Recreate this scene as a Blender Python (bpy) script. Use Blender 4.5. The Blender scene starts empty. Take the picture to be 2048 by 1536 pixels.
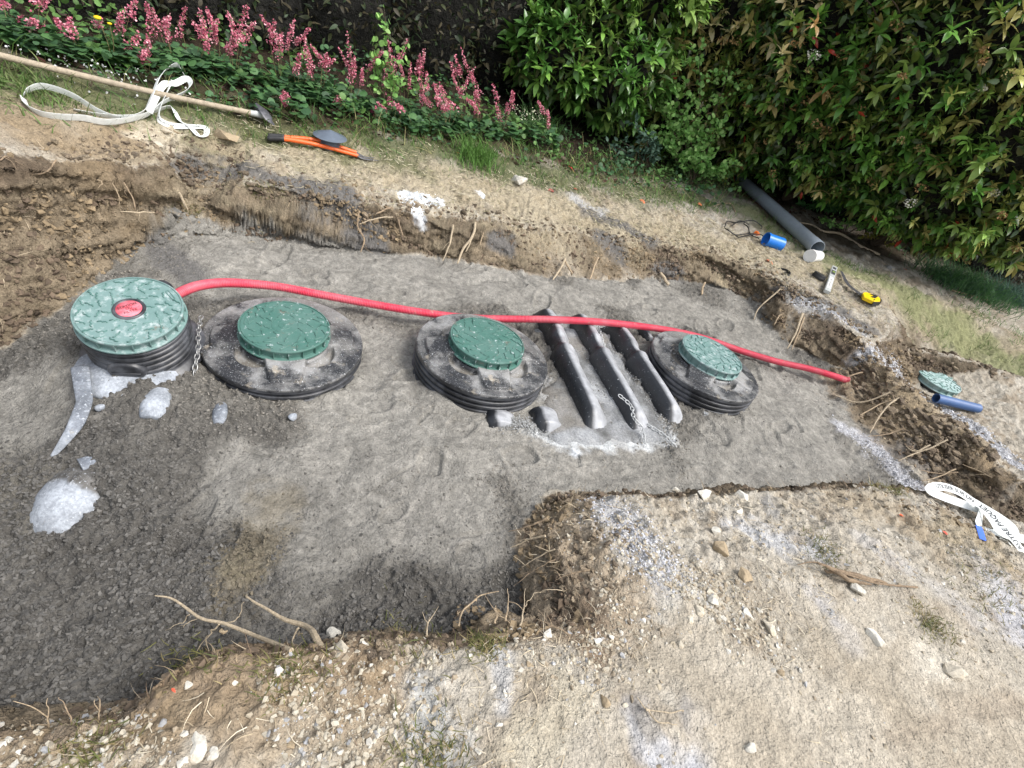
import bpy, bmesh, math, random
import numpy as np
from mathutils import Vector, Matrix
from mathutils.geometry import delaunay_2d_cdt
from math import radians as R, sin, cos, pi, tau
random.seed(7); rng = np.random.default_rng(7)
S = bpy.context.scene
COL = S.collection

# ------------------------------------------------------------------ camera, sky, sun, exposure
FPX, PITCH, ROLL, CH = 1030.69, R(37.8702), R(20.0593), 1.72
cd = bpy.data.cameras.new('camera'); cam = bpy.data.objects.new('camera', cd); COL.objects.link(cam)
cd.sensor_fit = 'HORIZONTAL'; cd.sensor_width = 36; cd.lens = 36 * FPX / 2048; cd.clip_start = .02; cd.clip_end = 500
_f = Vector((0, cos(PITCH), -sin(PITCH))); _u = Vector((0, sin(PITCH), cos(PITCH))); _r = Vector((1, 0, 0))
_cx = _r * cos(ROLL) + _u * sin(ROLL); _cy = -_r * sin(ROLL) + _u * cos(ROLL)
cam.matrix_world = Matrix((( _cx.x, _cy.x, -_f.x, 0), (_cx.y, _cy.y, -_f.y, 0), (_cx.z, _cy.z, -_f.z, CH), (0, 0, 0, 1)))
S.camera = cam
W = bpy.data.worlds.new('World'); S.world = W; W.use_nodes = True
SUN_EL, SUN_AZ = R(56), R(103)        # azimuth clockwise from +Y
nt = W.node_tree; bg = nt.nodes['Background']; bg.inputs['Strength'].default_value = .15
sky = nt.nodes.new('ShaderNodeTexSky'); sky.sky_type = 'NISHITA'; sky.sun_disc = False
sky.sun_elevation = SUN_EL; sky.sun_rotation = SUN_AZ; sky.dust_density = 4; sky.air_density = 1.2
hs = nt.nodes.new('ShaderNodeHueSaturation'); hs.inputs['Saturation'].default_value = .4
nt.links.new(sky.outputs[0], hs.inputs['Color']); nt.links.new(hs.outputs[0], bg.inputs['Color'])
sl = bpy.data.lights.new('sun', 'SUN'); sl.energy = 1.5; sl.angle = R(18); sl.color = (1, .98, .95)
so = bpy.data.objects.new('sun', sl); COL.objects.link(so)
sdir = Vector((sin(SUN_AZ) * cos(SUN_EL), cos(SUN_AZ) * cos(SUN_EL), sin(SUN_EL)))
so.rotation_euler = sdir.to_track_quat('Z', 'Y').to_euler(); so.location = (3, -3, 8)
S.view_settings.view_transform = 'Standard'; S.view_settings.look = 'None'; S.view_settings.gamma = 1
S.view_settings.exposure = .78
S.cycles.max_bounces = 6; S.cycles.diffuse_bounces = 3; S.cycles.glossy_bounces = 3; S.cycles.transparent_max_bounces = 8

# ------------------------------------------------------------------ pixel -> place (photo pixels, 2048x1536)
def D(px, py):
    x = (px - 1024) / FPX; y = -(py - 768) / FPX
    x, y = cos(ROLL) * x - sin(ROLL) * y, sin(ROLL) * x + cos(ROLL) * y
    return np.array([x, cos(PITCH) + y * sin(PITCH), -sin(PITCH) + y * cos(PITCH)])
def P(px, py, z=0.):
    d = D(px, py); return np.array([0, 0, CH]) + d * (z - CH) / d[2]
def PY(px, py, Y):
    d = D(px, py); return np.array([0, 0, CH]) + d * Y / d[1]

# ------------------------------------------------------------------ numpy noise
_T = rng.random((256, 256))
def vnoise(x, y):
    xi = np.floor(x).astype(int); yi = np.floor(y).astype(int); fx = x - xi; fy = y - yi
    fx = fx**3 * (fx * (fx * 6 - 15) + 10); fy = fy**3 * (fy * (fy * 6 - 15) + 10)
    a = _T[xi & 255, yi & 255]; b = _T[(xi + 1) & 255, yi & 255]; c = _T[xi & 255, (yi + 1) & 255]; d = _T[(xi + 1) & 255, (yi + 1) & 255]
    return (a + (b - a) * fx) * (1 - fy) + (c + (d - c) * fx) * fy
def fbm(x, y, f, o=4, seed=0, g=.5):
    r = 0; a = 1; t = 0; x = np.asarray(x, float) + seed * 17.3; y = np.asarray(y, float) - seed * 9.1
    for i in range(o):
        ca, sa = cos(.6 + i * 1.1), sin(.6 + i * 1.1)
        r = r + a * (vnoise((x * ca - y * sa) * f, (x * sa + y * ca) * f) * 2 - 1); t += a; a *= g; f *= 2.03
    return r / t
def sstep(a, b, x):
    t = np.clip((x - a) / (b - a), 0, 1); return t * t * (3 - 2 * t)
def voro(x, y, f, seed=0):
    x = np.asarray(x) * f + seed * 31.7; y = np.asarray(y) * f + seed * 11.9
    xi = np.floor(x).astype(int); yi = np.floor(y).astype(int); best = np.full(x.shape, 9.); 
    for i in (-1, 0, 1):
        for j in (-1, 0, 1):
            a = xi + i; b = yi + j
            px_ = a + _T[a & 255, b & 255]; py_ = b + _T[(a + 91) & 255, (b + 37) & 255]
            best = np.minimum(best, (x - px_)**2 + (y - py_)**2)
    return np.sqrt(best)

# ------------------------------------------------------------------ terrain
pts = []; edges = []
def W3(x, y, z): pts.append((x, y, z)); return len(pts) - 1
def A(px, py, z): p = P(px, py, z); return W3(p[0], p[1], z)
def line(lst, back=None, zb=0.):
    ids = [A(*p) for p in lst]; edges.extend(zip(ids[:-1], ids[1:]))
    if back:                                        # hidden foot behind a crest that faces away from the camera
        b = []
        for k in ids:
            x, y, _ = pts[k]; n = math.hypot(x, y); b.append(W3(x + back[0], y + back[1], zb))
        edges.extend(zip(b[:-1], b[1:])); return ids, b
    return ids
TOE = [(0,700,-.12),(60,660,-.1),(150,600,-.06),(230,530,-.03),(300,485,0),(380,455,.02),(470,465,.01),(600,482,0),(720,500,0),(820,512,0),(900,522,0),(1000,540,0),(1100,555,0),(1200,560,0),(1300,560,0),(1420,568,0),(1500,602,0),(1560,680,0),(1640,725,0),(1690,765,0),(1720,840,0),(1790,905,0),(1845,965,0)]
toe = line(TOE)
line([(-150,322,.52),(0,320,.48),(100,325,.44),(200,332,.4),(280,345,.37),(350,352,.33),(480,380,.27),(600,400,.25),(700,415,.25),(800,425,.24),(900,436,.24),(1000,445,.24),(1100,456,.23),(1200,468,.23),(1300,484,.23),(1400,504,.23),(1470,522,.24),(1510,535,.25),(1560,566,.26),(1640,606,.27),(1700,652,.28),(1750,688,.22),(1810,688,.18),(1870,697,.16),(2000,737,.16),(2048,752,.16),(2200,790,.2)])
cr, ft = line([(-60,1475,.12),(0,1465,.12),(240,1440,.13),(300,1375,.15),(380,1330,.17),(450,1300,.18),(560,1300,.19),(620,1295,.19),(700,1265,.2),(800,1262,.21),(880,1272,.22)], (-.02, .09), -.06)
f1 = line([(1045,1240,-.05),(1035,1150,-.05),(1032,1070,-.03)])
line([(1060,1262,.2),(1200,1255,.225),(1250,1150,.235),(1210,1060,.2),(1190,1015,.17)])
edges.append((cr[-1], pts.index(pts[f1[-1] + 1])))
cr2, ft2 = line([(1130,995,.1),(1240,985,.15),(1350,988,.18),(1500,976,.2),(1650,970,.2),(1750,968,.2),(1850,985,.2),(1950,1010,.2),(2048,1045,.2),(2200,1100,.2)], (-.05, .09), 0)
line([(1715,735,.15),(1750,722,.21),(1800,761,.235),(1850,800,.25),(1900,838,.26),(1980,894,.26),(2048,947,.26),(2200,1040,.26)])
tr_ = [W3(*p) for p in ((2.82, 3.85, .02), (2.88, 3.66, -.02), (3.02, 3.48, -.02), (3.2, 3.3, 0.), (3.5, 3.1, .02))]; edges.extend(zip(tr_[:-1], tr_[1:])); W3(3.1, 4.1, -.07); W3(3.3, 3.8, -.07)
line([(1900,968,.0),(2048,990,.03),(2200,1040,.03)])
line([(1785,716,-.01),(1840,722,-.07),(1900,738,-.07),(1960,765,-.06),(2048,795,-.04),(2200,850,0)])
line([(1850,765,-.07),(1905,808,-.06),(1960,842,-.04),(2048,885,0),(2200,960,.06)])
for p in [(0,780,-.1),(255,720,.05),(568,820,-.03),(568,590,-.01),(410,700,-.03),(735,700,-.02),(973,840,.02),(1200,905,.0),(1450,830,.03),(1250,600,.0),(700,640,.0),(600,1100,-.05),(300,1100,-.07),(0,1100,-.12),(0,1400,-.12),(600,1240,-.07),(900,1200,-.06),(1000,1150,-.05),(1400,960,0),(1700,940,0),
          (1024,1536,.27),(2048,1536,.3),(2048,1250,.29),(0,1536,.15),(300,1500,.2),(600,1500,.22),(1400,1200,.26),(1700,1100,.27),(1500,1400,.285),(1280,1080,.225),(1100,1330,.25),(2048,1120,.25),
          (0,200,.53),(0,140,.57),(300,240,.45),(500,290,.4),(700,340,.35),(1000,380,.32),(1200,400,.3),(1400,430,.3),(1500,480,.27),
          (0,100,.6),(200,160,.55),(400,210,.5),(600,245,.47),(800,280,.45),(1000,330,.4),(1200,365,.36),(1450,350,.29),(1600,430,.3),(1850,520,.32),(2048,610,.33),(1620,510,.29),(1750,560,.3),(1800,640,.29),(2000,650,.26),(2048,700,.22),(1110,1240,.1),(1120,1170,.13),(1110,1080,.12),(1180,1170,.19)]: A(*p)
for p in [(0,-1,.27),(-2,-2,.2),(3,-2,.3),(-2.8,0,.0),(-2.6,.6,-.1),(-3.4,1.4,.5),(-4,-1,.2),(-7,3,.7),(-7,8,.9),(-2,11,.7),(3,11,.7),(9,9,.6),(9,4,.4),(6,2,.3),(7,-2,.3),(-7,-2.5,.3),(9,-2.5,.3),(-7,11,1),(9,11,.7)]: W3(*p)
X0, X1, Y0, Y1, RS = -7., 9., -2.5, 11., .02
vo, eo, fo, ov, oe, of = delaunay_2d_cdt([Vector(p[:2]) for p in pts], edges, [], 0, 1e-5)
zz = []
for k, o in enumerate(ov):
    if o: zz.append(pts[o[0]][2])
    else:
        d = [(math.hypot(p[0] - vo[k].x, p[1] - vo[k].y) + 1e-6, p[2]) for p in pts]; d.sort(); w = [1 / a[0] for a in d[:3]]
        zz.append(sum(a[1] * b for a, b in zip(d[:3], w)) / sum(w))
nx, ny = int((X1 - X0) / RS) + 1, int((Y1 - Y0) / RS) + 1
GX = X0 + np.arange(nx) * RS; GY = Y0 + np.arange(ny) * RS
HR = np.full((nx, ny), .3)
for t in fo:
    a, b, c = [np.array(vo[i]) for i in t]; za, zb, zc = [zz[i] for i in t]
    i0 = max(0, int((min(a[0], b[0], c[0]) - X0) / RS)); i1 = min(nx, int((max(a[0], b[0], c[0]) - X0) / RS) + 2)
    j0 = max(0, int((min(a[1], b[1], c[1]) - Y0) / RS)); j1 = min(ny, int((max(a[1], b[1], c[1]) - Y0) / RS) + 2)
    if i1 <= i0 or j1 <= j0: continue
    xx, yy = np.meshgrid(GX[i0:i1], GY[j0:j1], indexing='ij'); den = (b[1] - c[1]) * (a[0] - c[0]) + (c[0] - b[0]) * (a[1] - c[1])
    if abs(den) < 1e-12: continue
    u = ((b[1] - c[1]) * (xx - c[0]) + (c[0] - b[0]) * (yy - c[1])) / den; v = ((c[1] - a[1]) * (xx - c[0]) + (a[0] - c[0]) * (yy - c[1])) / den; w = 1 - u - v
    m = (u >= -1e-6) & (v >= -1e-6) & (w >= -1e-6); HR[i0:i1, j0:j1][m] = (u * za + v * zb + w * zc)[m]
def blur(a, n):
    for _ in range(n):
        a = np.pad(a, 1, mode='edge'); a = (a[:-2] + 2 * a[1:-1] + a[2:]) / 4; a = (a[:, :-2] + 2 * a[:, 1:-1] + a[:, 2:]) / 4
    return a
HR = blur(HR, 3)
def bil(Rr, x, y):
    u = np.clip((np.asarray(x, float) - X0) / RS, 0, nx - 1.001); v = np.clip((np.asarray(y, float) - Y0) / RS, 0, ny - 1.001)
    i = u.astype(int); j = v.astype(int); fu = u - i; fv = v - j
    return (Rr[i, j] * (1 - fu) + Rr[i + 1, j] * fu) * (1 - fv) + (Rr[i, j + 1] * (1 - fu) + Rr[i + 1, j + 1] * fu) * fv
def poly_sdf(poly):                                 # + inside
    xx, yy = np.meshgrid(GX, GY, indexing='ij'); ins = np.zeros(xx.shape, bool); dmin = np.full(xx.shape, 1e9)
    for (ax, ay), (bx, by) in zip(poly, poly[1:] + poly[:1]):
        c = ((ay > yy) != (by > yy)) & (xx < (bx - ax) * (yy - ay) / (by - ay + 1e-12) + ax); ins ^= c
        l2 = (bx - ax)**2 + (by - ay)**2 + 1e-12; t = np.clip(((xx - ax) * (bx - ax) + (yy - ay) * (by - ay)) / l2, 0, 1)
        dmin = np.minimum(dmin, (xx - ax - t * (bx - ax))**2 + (yy - ay - t * (by - ay))**2)
    dmin = np.sqrt(dmin); return np.where(ins, dmin, -dmin)
G2 = lambda i: pts[i][:2]
sandpoly = [G2(i) for i in toe] + [(3.3, 2.35)] + [G2(i) for i in ft2[::-1]][2:] + [G2(i) for i in f1[::-1]] + [G2(i) for i in ft[::-1]] + [(-1.4, -.2), (-2.6, .3)]
SAND = poly_sdf(sandpoly)
def RC(px, py, zmin=-.5):                           # ray -> ground
    d = D(px, py); d = d / np.linalg.norm(d); t = np.linspace(.6, 14, 4000); x = t * d[0]; y = t * d[1]; z = CH + t * d[2]
    h = bil(HR, x, y); k = np.argmax(z < h)
    if not (z < h).any(): k = -1
    return np.array([x[k], y[k], h[k]])
def XY(l): return [tuple(RC(*p)[:2]) for p in l]
def dpoly(x, y, poly, closed=False):
    d = np.full(np.shape(x), 1e9); pp = list(poly) + ([poly[0]] if closed else [])
    if len(pp) == 1: return np.hypot(x - pp[0][0], y - pp[0][1])
    for (ax, ay), (bx, by) in zip(pp[:-1], pp[1:]):
        l2 = (bx - ax)**2 + (by - ay)**2 + 1e-12; t = np.clip(((x - ax) * (bx - ax) + (y - ay) * (by - ay)) / l2, 0, 1)
        d = np.minimum(d, np.hypot(x - ax - t * (bx - ax), y - ay - t * (by - ay)))
    return d
sandxy = lambda x, y: bil(SAND, x, y)
# crumbly / smooth sand control (1 = crumbly)
SMOOTH = [[(560,960),(800,900),(1000,870)],[(700,830),(850,900)],[(1150,640),(1000,560),(860,560),(700,560)],[(1350,610),(1500,680)],[(1560,800),(1600,900),(1450,940)],[(750,720),(800,760)],[(500,540),(650,560)],[(1250,930),(1100,940)],[(700,1070),(900,1040)],[(0,830),(80,800)]]
SMOOTH = [(XY(s), .17) for s in SMOOTH]
FLT = [tuple(P(*q, .28)[:2]) for q in ((1280, 1500), (1650, 1400), (2000, 1340))]
def smoothness(x, y):
    m = 0
    for s, r in SMOOTH: m = np.maximum(m, 1 - dpoly(x, y, s) / (r * 2))
    return sstep(.0, .6, m + .28 * sstep(1.3, 2., y) + .45 * fbm(x, y, 3, 4, 5))
# boot prints, shovel pats and scrapes pressed into the sand (5 mm raster)
PX0, PY0, PS = -2.7, 0., .006; pnx, pny = int(5.7 / PS), int(4.9 / PS); PR = np.zeros((pnx, pny)); prng = np.random.default_rng(77)
def stamp(cx, cy, a, lx, ly, d, rim, sq, lean=0.):
    R_ = max(lx, ly) * 1.6; i0, i1 = max(0, int((cx - R_ - PX0) / PS)), min(pnx, int((cx + R_ - PX0) / PS)); j0, j1 = max(0, int((cy - R_ - PY0) / PS)), min(pny, int((cy + R_ - PY0) / PS))
    if i1 <= i0 or j1 <= j0: return
    xx, yy = np.meshgrid(PX0 + np.arange(i0, i1) * PS - cx, PY0 + np.arange(j0, j1) * PS - cy, indexing='ij'); u = (xx * cos(a) + yy * sin(a)) / lx; v = (-xx * sin(a) + yy * cos(a)) / ly
    r = (np.abs(u)**sq + np.abs(v)**sq)**(1 / sq) + .12 * fbm(xx + cx, yy + cy, 18, 2, 3); PR[i0:i1, j0:j1] += -d * sstep(1.05, .88, r) * (1 + lean * u) + rim * sstep(.88, 1.05, r) * sstep(1.45, 1.08, r)
for _ in range(230): stamp(prng.uniform(-2.2, 2.7), prng.uniform(.5, 4.5), prng.uniform(0, pi), prng.uniform(.05, .15), prng.uniform(.03, .07), prng.uniform(.006, .017), prng.uniform(.003, .009), prng.choice([2.2, 4]), prng.uniform(-.8, .8))
for _ in range(160): stamp(prng.uniform(-2.2, 2.7), prng.uniform(.5, 4.5), .5 + prng.normal(0, .5), prng.uniform(.06, .22), prng.uniform(.004, .012), prng.uniform(.004, .01), prng.uniform(.002, .006), 2.2)
def prints(x, y):
    u = np.clip((x - PX0) / PS, 0, pnx - 1.001); v = np.clip((y - PY0) / PS, 0, pny - 1.001); i = u.astype(int); j = v.astype(int); fu = u - i; fv = v - j
    return (PR[i, j] * (1 - fu) + PR[i + 1, j] * fu) * (1 - fv) + (PR[i, j + 1] * (1 - fu) + PR[i + 1, j + 1] * fu) * fv
def gh(x, y, fine=True):
    x = np.asarray(x, float); y = np.asarray(y, float)
    h = bil(HR, x, y); s = sandxy(x, y) + .02 * fbm(x, y, 14, 3, 1); m = sstep(-.02, .02, s); sm = smoothness(x, y)
    near = sstep(6, 3, np.hypot(x, y))
    rough = (1 - sm)
    # wavy trowel marks of trodden sand
    wv = np.abs(fbm(x * 1.3 + y * .3, y * 1.7 - x * .5, 2.6, 3, 2)); h = h + m * (.034 * (wv - .25) + .012 * fbm(x, y, 6, 2, 8))
    h = h + m * (rough * (.02 * fbm(x, y, 26, 3, 3, .75)) + .004 * np.abs(fbm(x + .15 * fbm(x, y, 4, 2, 9), y * 1.8, 9, 3, 4)))
    if fine: h = h + m * rough * near * .026 * (np.clip(.6 - voro(x, y, 36, 3), 0, 1))
    h = h + m * prints(x, y)
    # soil: lumps and clods
    so_ = (1 - m) * (1 - .72 * sstep(.75, .25, dpoly(x, y, FLT)))
    h = h + so_ * (.03 * fbm(x, y, 3.2, 3, 11) + .018 * fbm(x, y, 13, 3, 12, .6) + .014 * fbm(x, y, 38, 2, 13))
    if fine: h = h + so_ * near * .022 * np.clip(.6 - voro(x + .02 * fbm(x, y, 20, 2, 3), y, 27, 1), 0, 1)
    return h

# ------------------------------------------------------------------ materials
def mat(name, base=(.5, .5, .5), rough=.8, attr=None, spec=.5, metal=0., noise=None, bump=None, dust=None, trans=0., coat=0):
    """noise=(scale, amount): value variation; bump=[(scale, dist, detail)..]; dust=(colour, scale, threshold, softness)"""
    m = bpy.data.materials.new(name); m.use_nodes = True; t = m.node_tree; N = t.nodes; Lk = t.links; b = N['Principled BSDF']
    b.inputs['Roughness'].default_value = rough; b.inputs['Metallic'].default_value = metal; b.inputs['Specular IOR Level'].default_value = spec
    tc = N.new('ShaderNodeTexCoord'); co = tc.outputs['Object']
    def noi(sc, det=4, rg=.6, off=0):
        n = N.new('ShaderNodeTexNoise'); n.inputs['Scale'].default_value = sc; n.inputs['Detail'].default_value = det; n.inputs['Roughness'].default_value = rg; Lk.new(co, n.inputs['Vector']); return n.outputs['Fac']
    def mth(op, a, c=None, d=None):
        n = N.new('ShaderNodeMath'); n.operation = op
        for i, v in enumerate((a, c, d)):
            if v is None: continue
            if isinstance(v, (int, float)): n.inputs[i].default_value = v
            else: Lk.new(v, n.inputs[i])
        return n.outputs[0]
    def mr(v, a, c, d, e):
        n = N.new('ShaderNodeMapRange'); n.clamp = True; Lk.new(v, n.inputs[0])
        for i, q in enumerate((a, c, d, e)): n.inputs[i + 1].default_value = q
        return n.outputs[0]
    def mixc(f, a, c, typ='MIX'):
        n = N.new('ShaderNodeMix'); n.data_type = 'RGBA'; n.blend_type = typ
        if isinstance(f, (int, float)): n.inputs[0].default_value = f
        else: Lk.new(f, n.inputs[0])
        for s, v in ((6, a), (7, c)):
            if isinstance(v, tuple): n.inputs[s].default_value = (*v[:3], 1)
            else: Lk.new(v, n.inputs[s])
        return n.outputs[2]
    if attr:
        a = N.new('ShaderNodeAttribute'); a.attribute_name = attr; c = a.outputs['Color']
    else:
        r = N.new('ShaderNodeRGB'); r.outputs[0].default_value = (*base, 1); c = r.outputs[0]
    if noise:
        for sc, am in (noise if isinstance(noise, list) else [noise]):
            f = mr(noi(sc, 5, .65), .3, .7, 1 - am, 1 + am); v = N.new('ShaderNodeCombineColor')
            for i in range(3): Lk.new(f, v.inputs[i])
            c = mixc(1., c, v.outputs[0], 'MULTIPLY')
    if dust:
        for dc, sc, th, sf in (dust if isinstance(dust, list) else [dust]):
            f = mr(noi(sc, 6, .7), th - sf, th + sf, 0, 1); c = mixc(f, c, dc)
            if rough < .6:
                rr = mr(f, 0, 1, rough, .85); Lk.new(rr, b.inputs['Roughness'])
    Lk.new(c, b.inputs['Base Color'])
    if bump:
        prev = None
        for sc, di, de in bump:
            bn = N.new('ShaderNodeBump'); bn.inputs['Distance'].default_value = di; bn.inputs['Strength'].default_value = 1
            Lk.new(noi(sc, de, .65), bn.inputs['Height'])
            if prev: Lk.new(prev, bn.inputs['Normal'])
            prev = bn.outputs['Normal']
        Lk.new(prev, b.inputs['Normal'])
    if trans:
        o = N['Material Output']; tr = N.new('ShaderNodeBsdfTranslucent'); Lk.new(c, tr.inputs['Color']); mx = N.new('ShaderNodeMixShader'); mx.inputs[0].default_value = trans
        Lk.new(b.outputs[0], mx.inputs[1]); Lk.new(tr.outputs[0], mx.inputs[2]); Lk.new(mx.outputs[0], o.inputs['Surface'])
    return m

# ------------------------------------------------------------------ mesh helpers
def mesh_np(name, V, faces, col=None, smooth=True):
    """faces: list of int arrays (n,k)"""
    me = bpy.data.meshes.new(name); V = np.asarray(V, np.float32); me.vertices.add(len(V)); me.vertices.foreach_set('co', V.ravel())
    faces = [np.asarray(f) for f in faces if len(f)]
    nl = sum(f.size for f in faces); npoly = sum(len(f) for f in faces); me.loops.add(nl); me.polygons.add(npoly)
    me.loops.foreach_set('vertex_index', np.concatenate([f.ravel() for f in faces]).astype(np.int32))
    tot = np.concatenate([np.full(len(f), f.shape[1]) for f in faces]); st = np.concatenate([[0], np.cumsum(tot)[:-1]])
    me.polygons.foreach_set('loop_start', st.astype(np.int32)); 
    try: me.polygons.foreach_set('loop_total', tot.astype(np.int32))
    except Exception: pass
    me.polygons.foreach_set('use_smooth', np.full(npoly, smooth)); me.update(calc_edges=True); me.validate()
    if col is not None:
        c = np.ones((len(V), 4), np.float32); c[:, :3] = col; a = me.color_attributes.new('Col', 'FLOAT_COLOR', 'POINT'); a.data.foreach_set('color', c.ravel())
    return me
def link(name, me, m=None, parent=None, loc=None):
    o = bpy.data.objects.new(name, me); COL.objects.link(o)
    if m is not None and me is not None: me.materials.append(m)
    if parent is not None: o.parent = parent
    if loc is not None: o.location = loc
    return o
def tag(o, label=None, cat=None, group=None, kind=None):
    for k, v in (('label', label), ('category', cat), ('group', group), ('kind', kind)):
        if v: o[k] = v
    return o
def thing(name, label, cat, loc=(0, 0, 0), group=None):
    o = bpy.data.objects.new(name, None); COL.objects.link(o); o.location = loc; o.empty_display_size = .05; return tag(o, label, cat, group)
class MB:
    def __init__(s): s.v = []; s.f = {}; s.n = 0; s.c = []
    def add(s, V, F, col=None):
        V = np.asarray(V, float); s.v.append(V)
        for f in F:
            f = np.asarray(f)
            if f.size: s.f.setdefault(f.shape[1], []).append(f + s.n)
        s.c.append(np.broadcast_to(np.asarray(col if col is not None else (1, 1, 1), float), (len(V), 3))); s.n += len(V); return s
    def obj(s, name, m, parent=None, smooth=True, col=False, loc=None):
        me = mesh_np(name, np.concatenate(s.v), [np.concatenate(f) for f in s.f.values()], np.concatenate(s.c) if col else None, smooth)
        return link(name, me, m, parent, loc)
def tube(path, rad, seg=8, closed=False, caps=True, col=None, flat=1., up=None):
    p = np.asarray(path, float); n = len(p); rad = np.broadcast_to(np.asarray(rad, float), (n,))
    t = np.gradient(p, axis=0) if not closed else (np.roll(p, -1, 0) - np.roll(p, 1, 0)); t /= np.linalg.norm(t, axis=1)[:, None] + 1e-12
    u = np.zeros((n, 3)); a = np.array(up if up is not None else (0, 0, 1.)); 
    if abs(t[0] @ a) > .9: a = np.array([1., 0, 0])
    u[0] = np.cross(t[0], a); u[0] /= np.linalg.norm(u[0])
    for i in range(1, n):
        q = u[i - 1] - t[i] * (u[i - 1] @ t[i]); u[i] = q / (np.linalg.norm(q) + 1e-12)
    w = np.cross(t, u); th = np.arange(seg) * tau / seg
    V = p[:, None] + rad[:, None, None] * (np.cos(th)[None, :, None] * u[:, None] + flat * np.sin(th)[None, :, None] * w[:, None])
    V = V.reshape(-1, 3); i = np.arange(n if closed else n - 1)[:, None]; j = np.arange(seg)[None]; i2 = (i + 1) % n; j2 = (j + 1) % seg
    q = np.stack([i * seg + j, i * seg + j2, i2 * seg + j2, i2 * seg + j], -1).reshape(-1, 4)[:, ::-1]; F = [q]
    if caps and not closed:
        V = np.vstack([V, p[:1], p[-1:]]); c0, c1 = n * seg, n * seg + 1; jj = np.arange(seg)
        F.append(np.stack([np.full(seg, c0), jj, (jj + 1) % seg], -1)); F.append(np.stack([np.full(seg, c1), (n - 1) * seg + (jj + 1) % seg, (n - 1) * seg + jj], -1))
    return V, F
def lathe(prof, seg=64, arc=None):
    prof = np.asarray(prof, float); n = len(prof); th = np.arange(seg) * tau / seg
    V = np.stack([prof[:, 0:1] * np.cos(th), prof[:, 0:1] * np.sin(th), np.broadcast_to(prof[:, 1:2], (n, seg))], -1).reshape(-1, 3)
    i = np.arange(n - 1)[:, None]; j = np.arange(seg)[None]; j2 = (j + 1) % seg
    return V, [np.stack([i * seg + j, (i + 1) * seg + j, (i + 1) * seg + j2, i * seg + j2], -1).reshape(-1, 4)]
def box(c, s, M=None):
    x, y, z = s; V = np.array([[a, b, d] for a in (-.5, .5) for b in (-.5, .5) for d in (-.5, .5)]) * [x, y, z]
    V = V @ np.asarray(M).T if M is not None else V
    return V + np.asarray(c), [np.array([[0, 1, 3, 2], [4, 6, 7, 5], [0, 4, 5, 1], [2, 3, 7, 6], [0, 2, 6, 4], [1, 5, 7, 3]])]
def spline(p, n=60):
    p = np.asarray(p, float); k = len(p); q = np.vstack([2 * p[0] - p[1], p, 2 * p[-1] - p[-2]]); t = np.linspace(0, k - 1 - 1e-9, n); i = t.astype(int); f = (t - i)[:, None]
    a, b, c, d = q[i], q[i + 1], q[i + 2], q[i + 3]
    return .5 * (2 * b + (c - a) * f + (2 * a - 5 * b + 4 * c - d) * f**2 + (3 * b - a - 3 * c + d) * f**3)
def bevel(o, w, seg=2):
    m = o.modifiers.new('bevel', 'BEVEL'); m.width = w; m.segments = seg; m.limit_method = 'ANGLE'; return o
def ground_pt(px, py, dz=0.):
    p = RC(px, py); return np.array([p[0], p[1], float(gh(p[0], p[1], False)) + dz])
def gz(x, y, dz=0.): return float(gh(x, y, False)) + dz

# ------------------------------------------------------------------ ground sheet
def axis(segs):
    out = []
    for a, b, s in segs: out.append(np.arange(a, b, s))
    return np.concatenate(out + [[segs[-1][1]]])
def grow(a, b, s0, k):                              # from a to b, steps growing by k
    o = [a]; s = s0
    while abs(o[-1] - b) > s and len(o) < 400: o.append(o[-1] + (s if b > a else -s)); s *= k
    return np.array(o[1:] + [b])
AX = np.concatenate([grow(-2.4, -60, .012, 1.045)[::-1], np.arange(-2.4, 1.2, .0062), np.arange(1.2, 4.4, .0095), grow(4.4, 60, .012, 1.045)])
AY = np.concatenate([grow(.1, -40, .012, 1.07)[::-1], np.arange(.1, 2.0, .0058), np.arange(2.0, 5.2, .0098), grow(5.2, 90, .012, 1.03)])
gx, gy = np.meshgrid(AX, AY, indexing='ij'); gx = gx.ravel(); gy = gy.ravel(); NVg = len(gx)
H = gh(gx, gy)
e = .012; sx = (bil(HR, gx + e, gy) - bil(HR, gx - e, gy)) / (2 * e); sy = (bil(HR, gx, gy + e) - bil(HR, gx, gy - e)) / (2 * e); slope = np.hypot(sx, sy)
wall = sstep(.5, 1.2, slope)
# undercut, broken wall faces: shift wall points sideways
wq = sstep(.3, .9, slope); qx = gx + wq * H * 3.6; qy = gy - wq * H * 2.6
dsp = wall * (.35 + .65 * sstep(1.5, 2., gy)) * (.075 * fbm(gx * 1 + H * 2, gy + H * 3, 3.5, 3, 21) + .035 * fbm(gx + H * 4, gy - H * 3, 14, 3, 22, .6))
nxv, nyv = -sx / (slope + 1e-6), -sy / (slope + 1e-6)
V = np.stack([gx + nxv * dsp, gy + nyv * dsp, H + wall * .02 * fbm(gx, gy + H * 5, 30, 3, 23)], 1)

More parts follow.
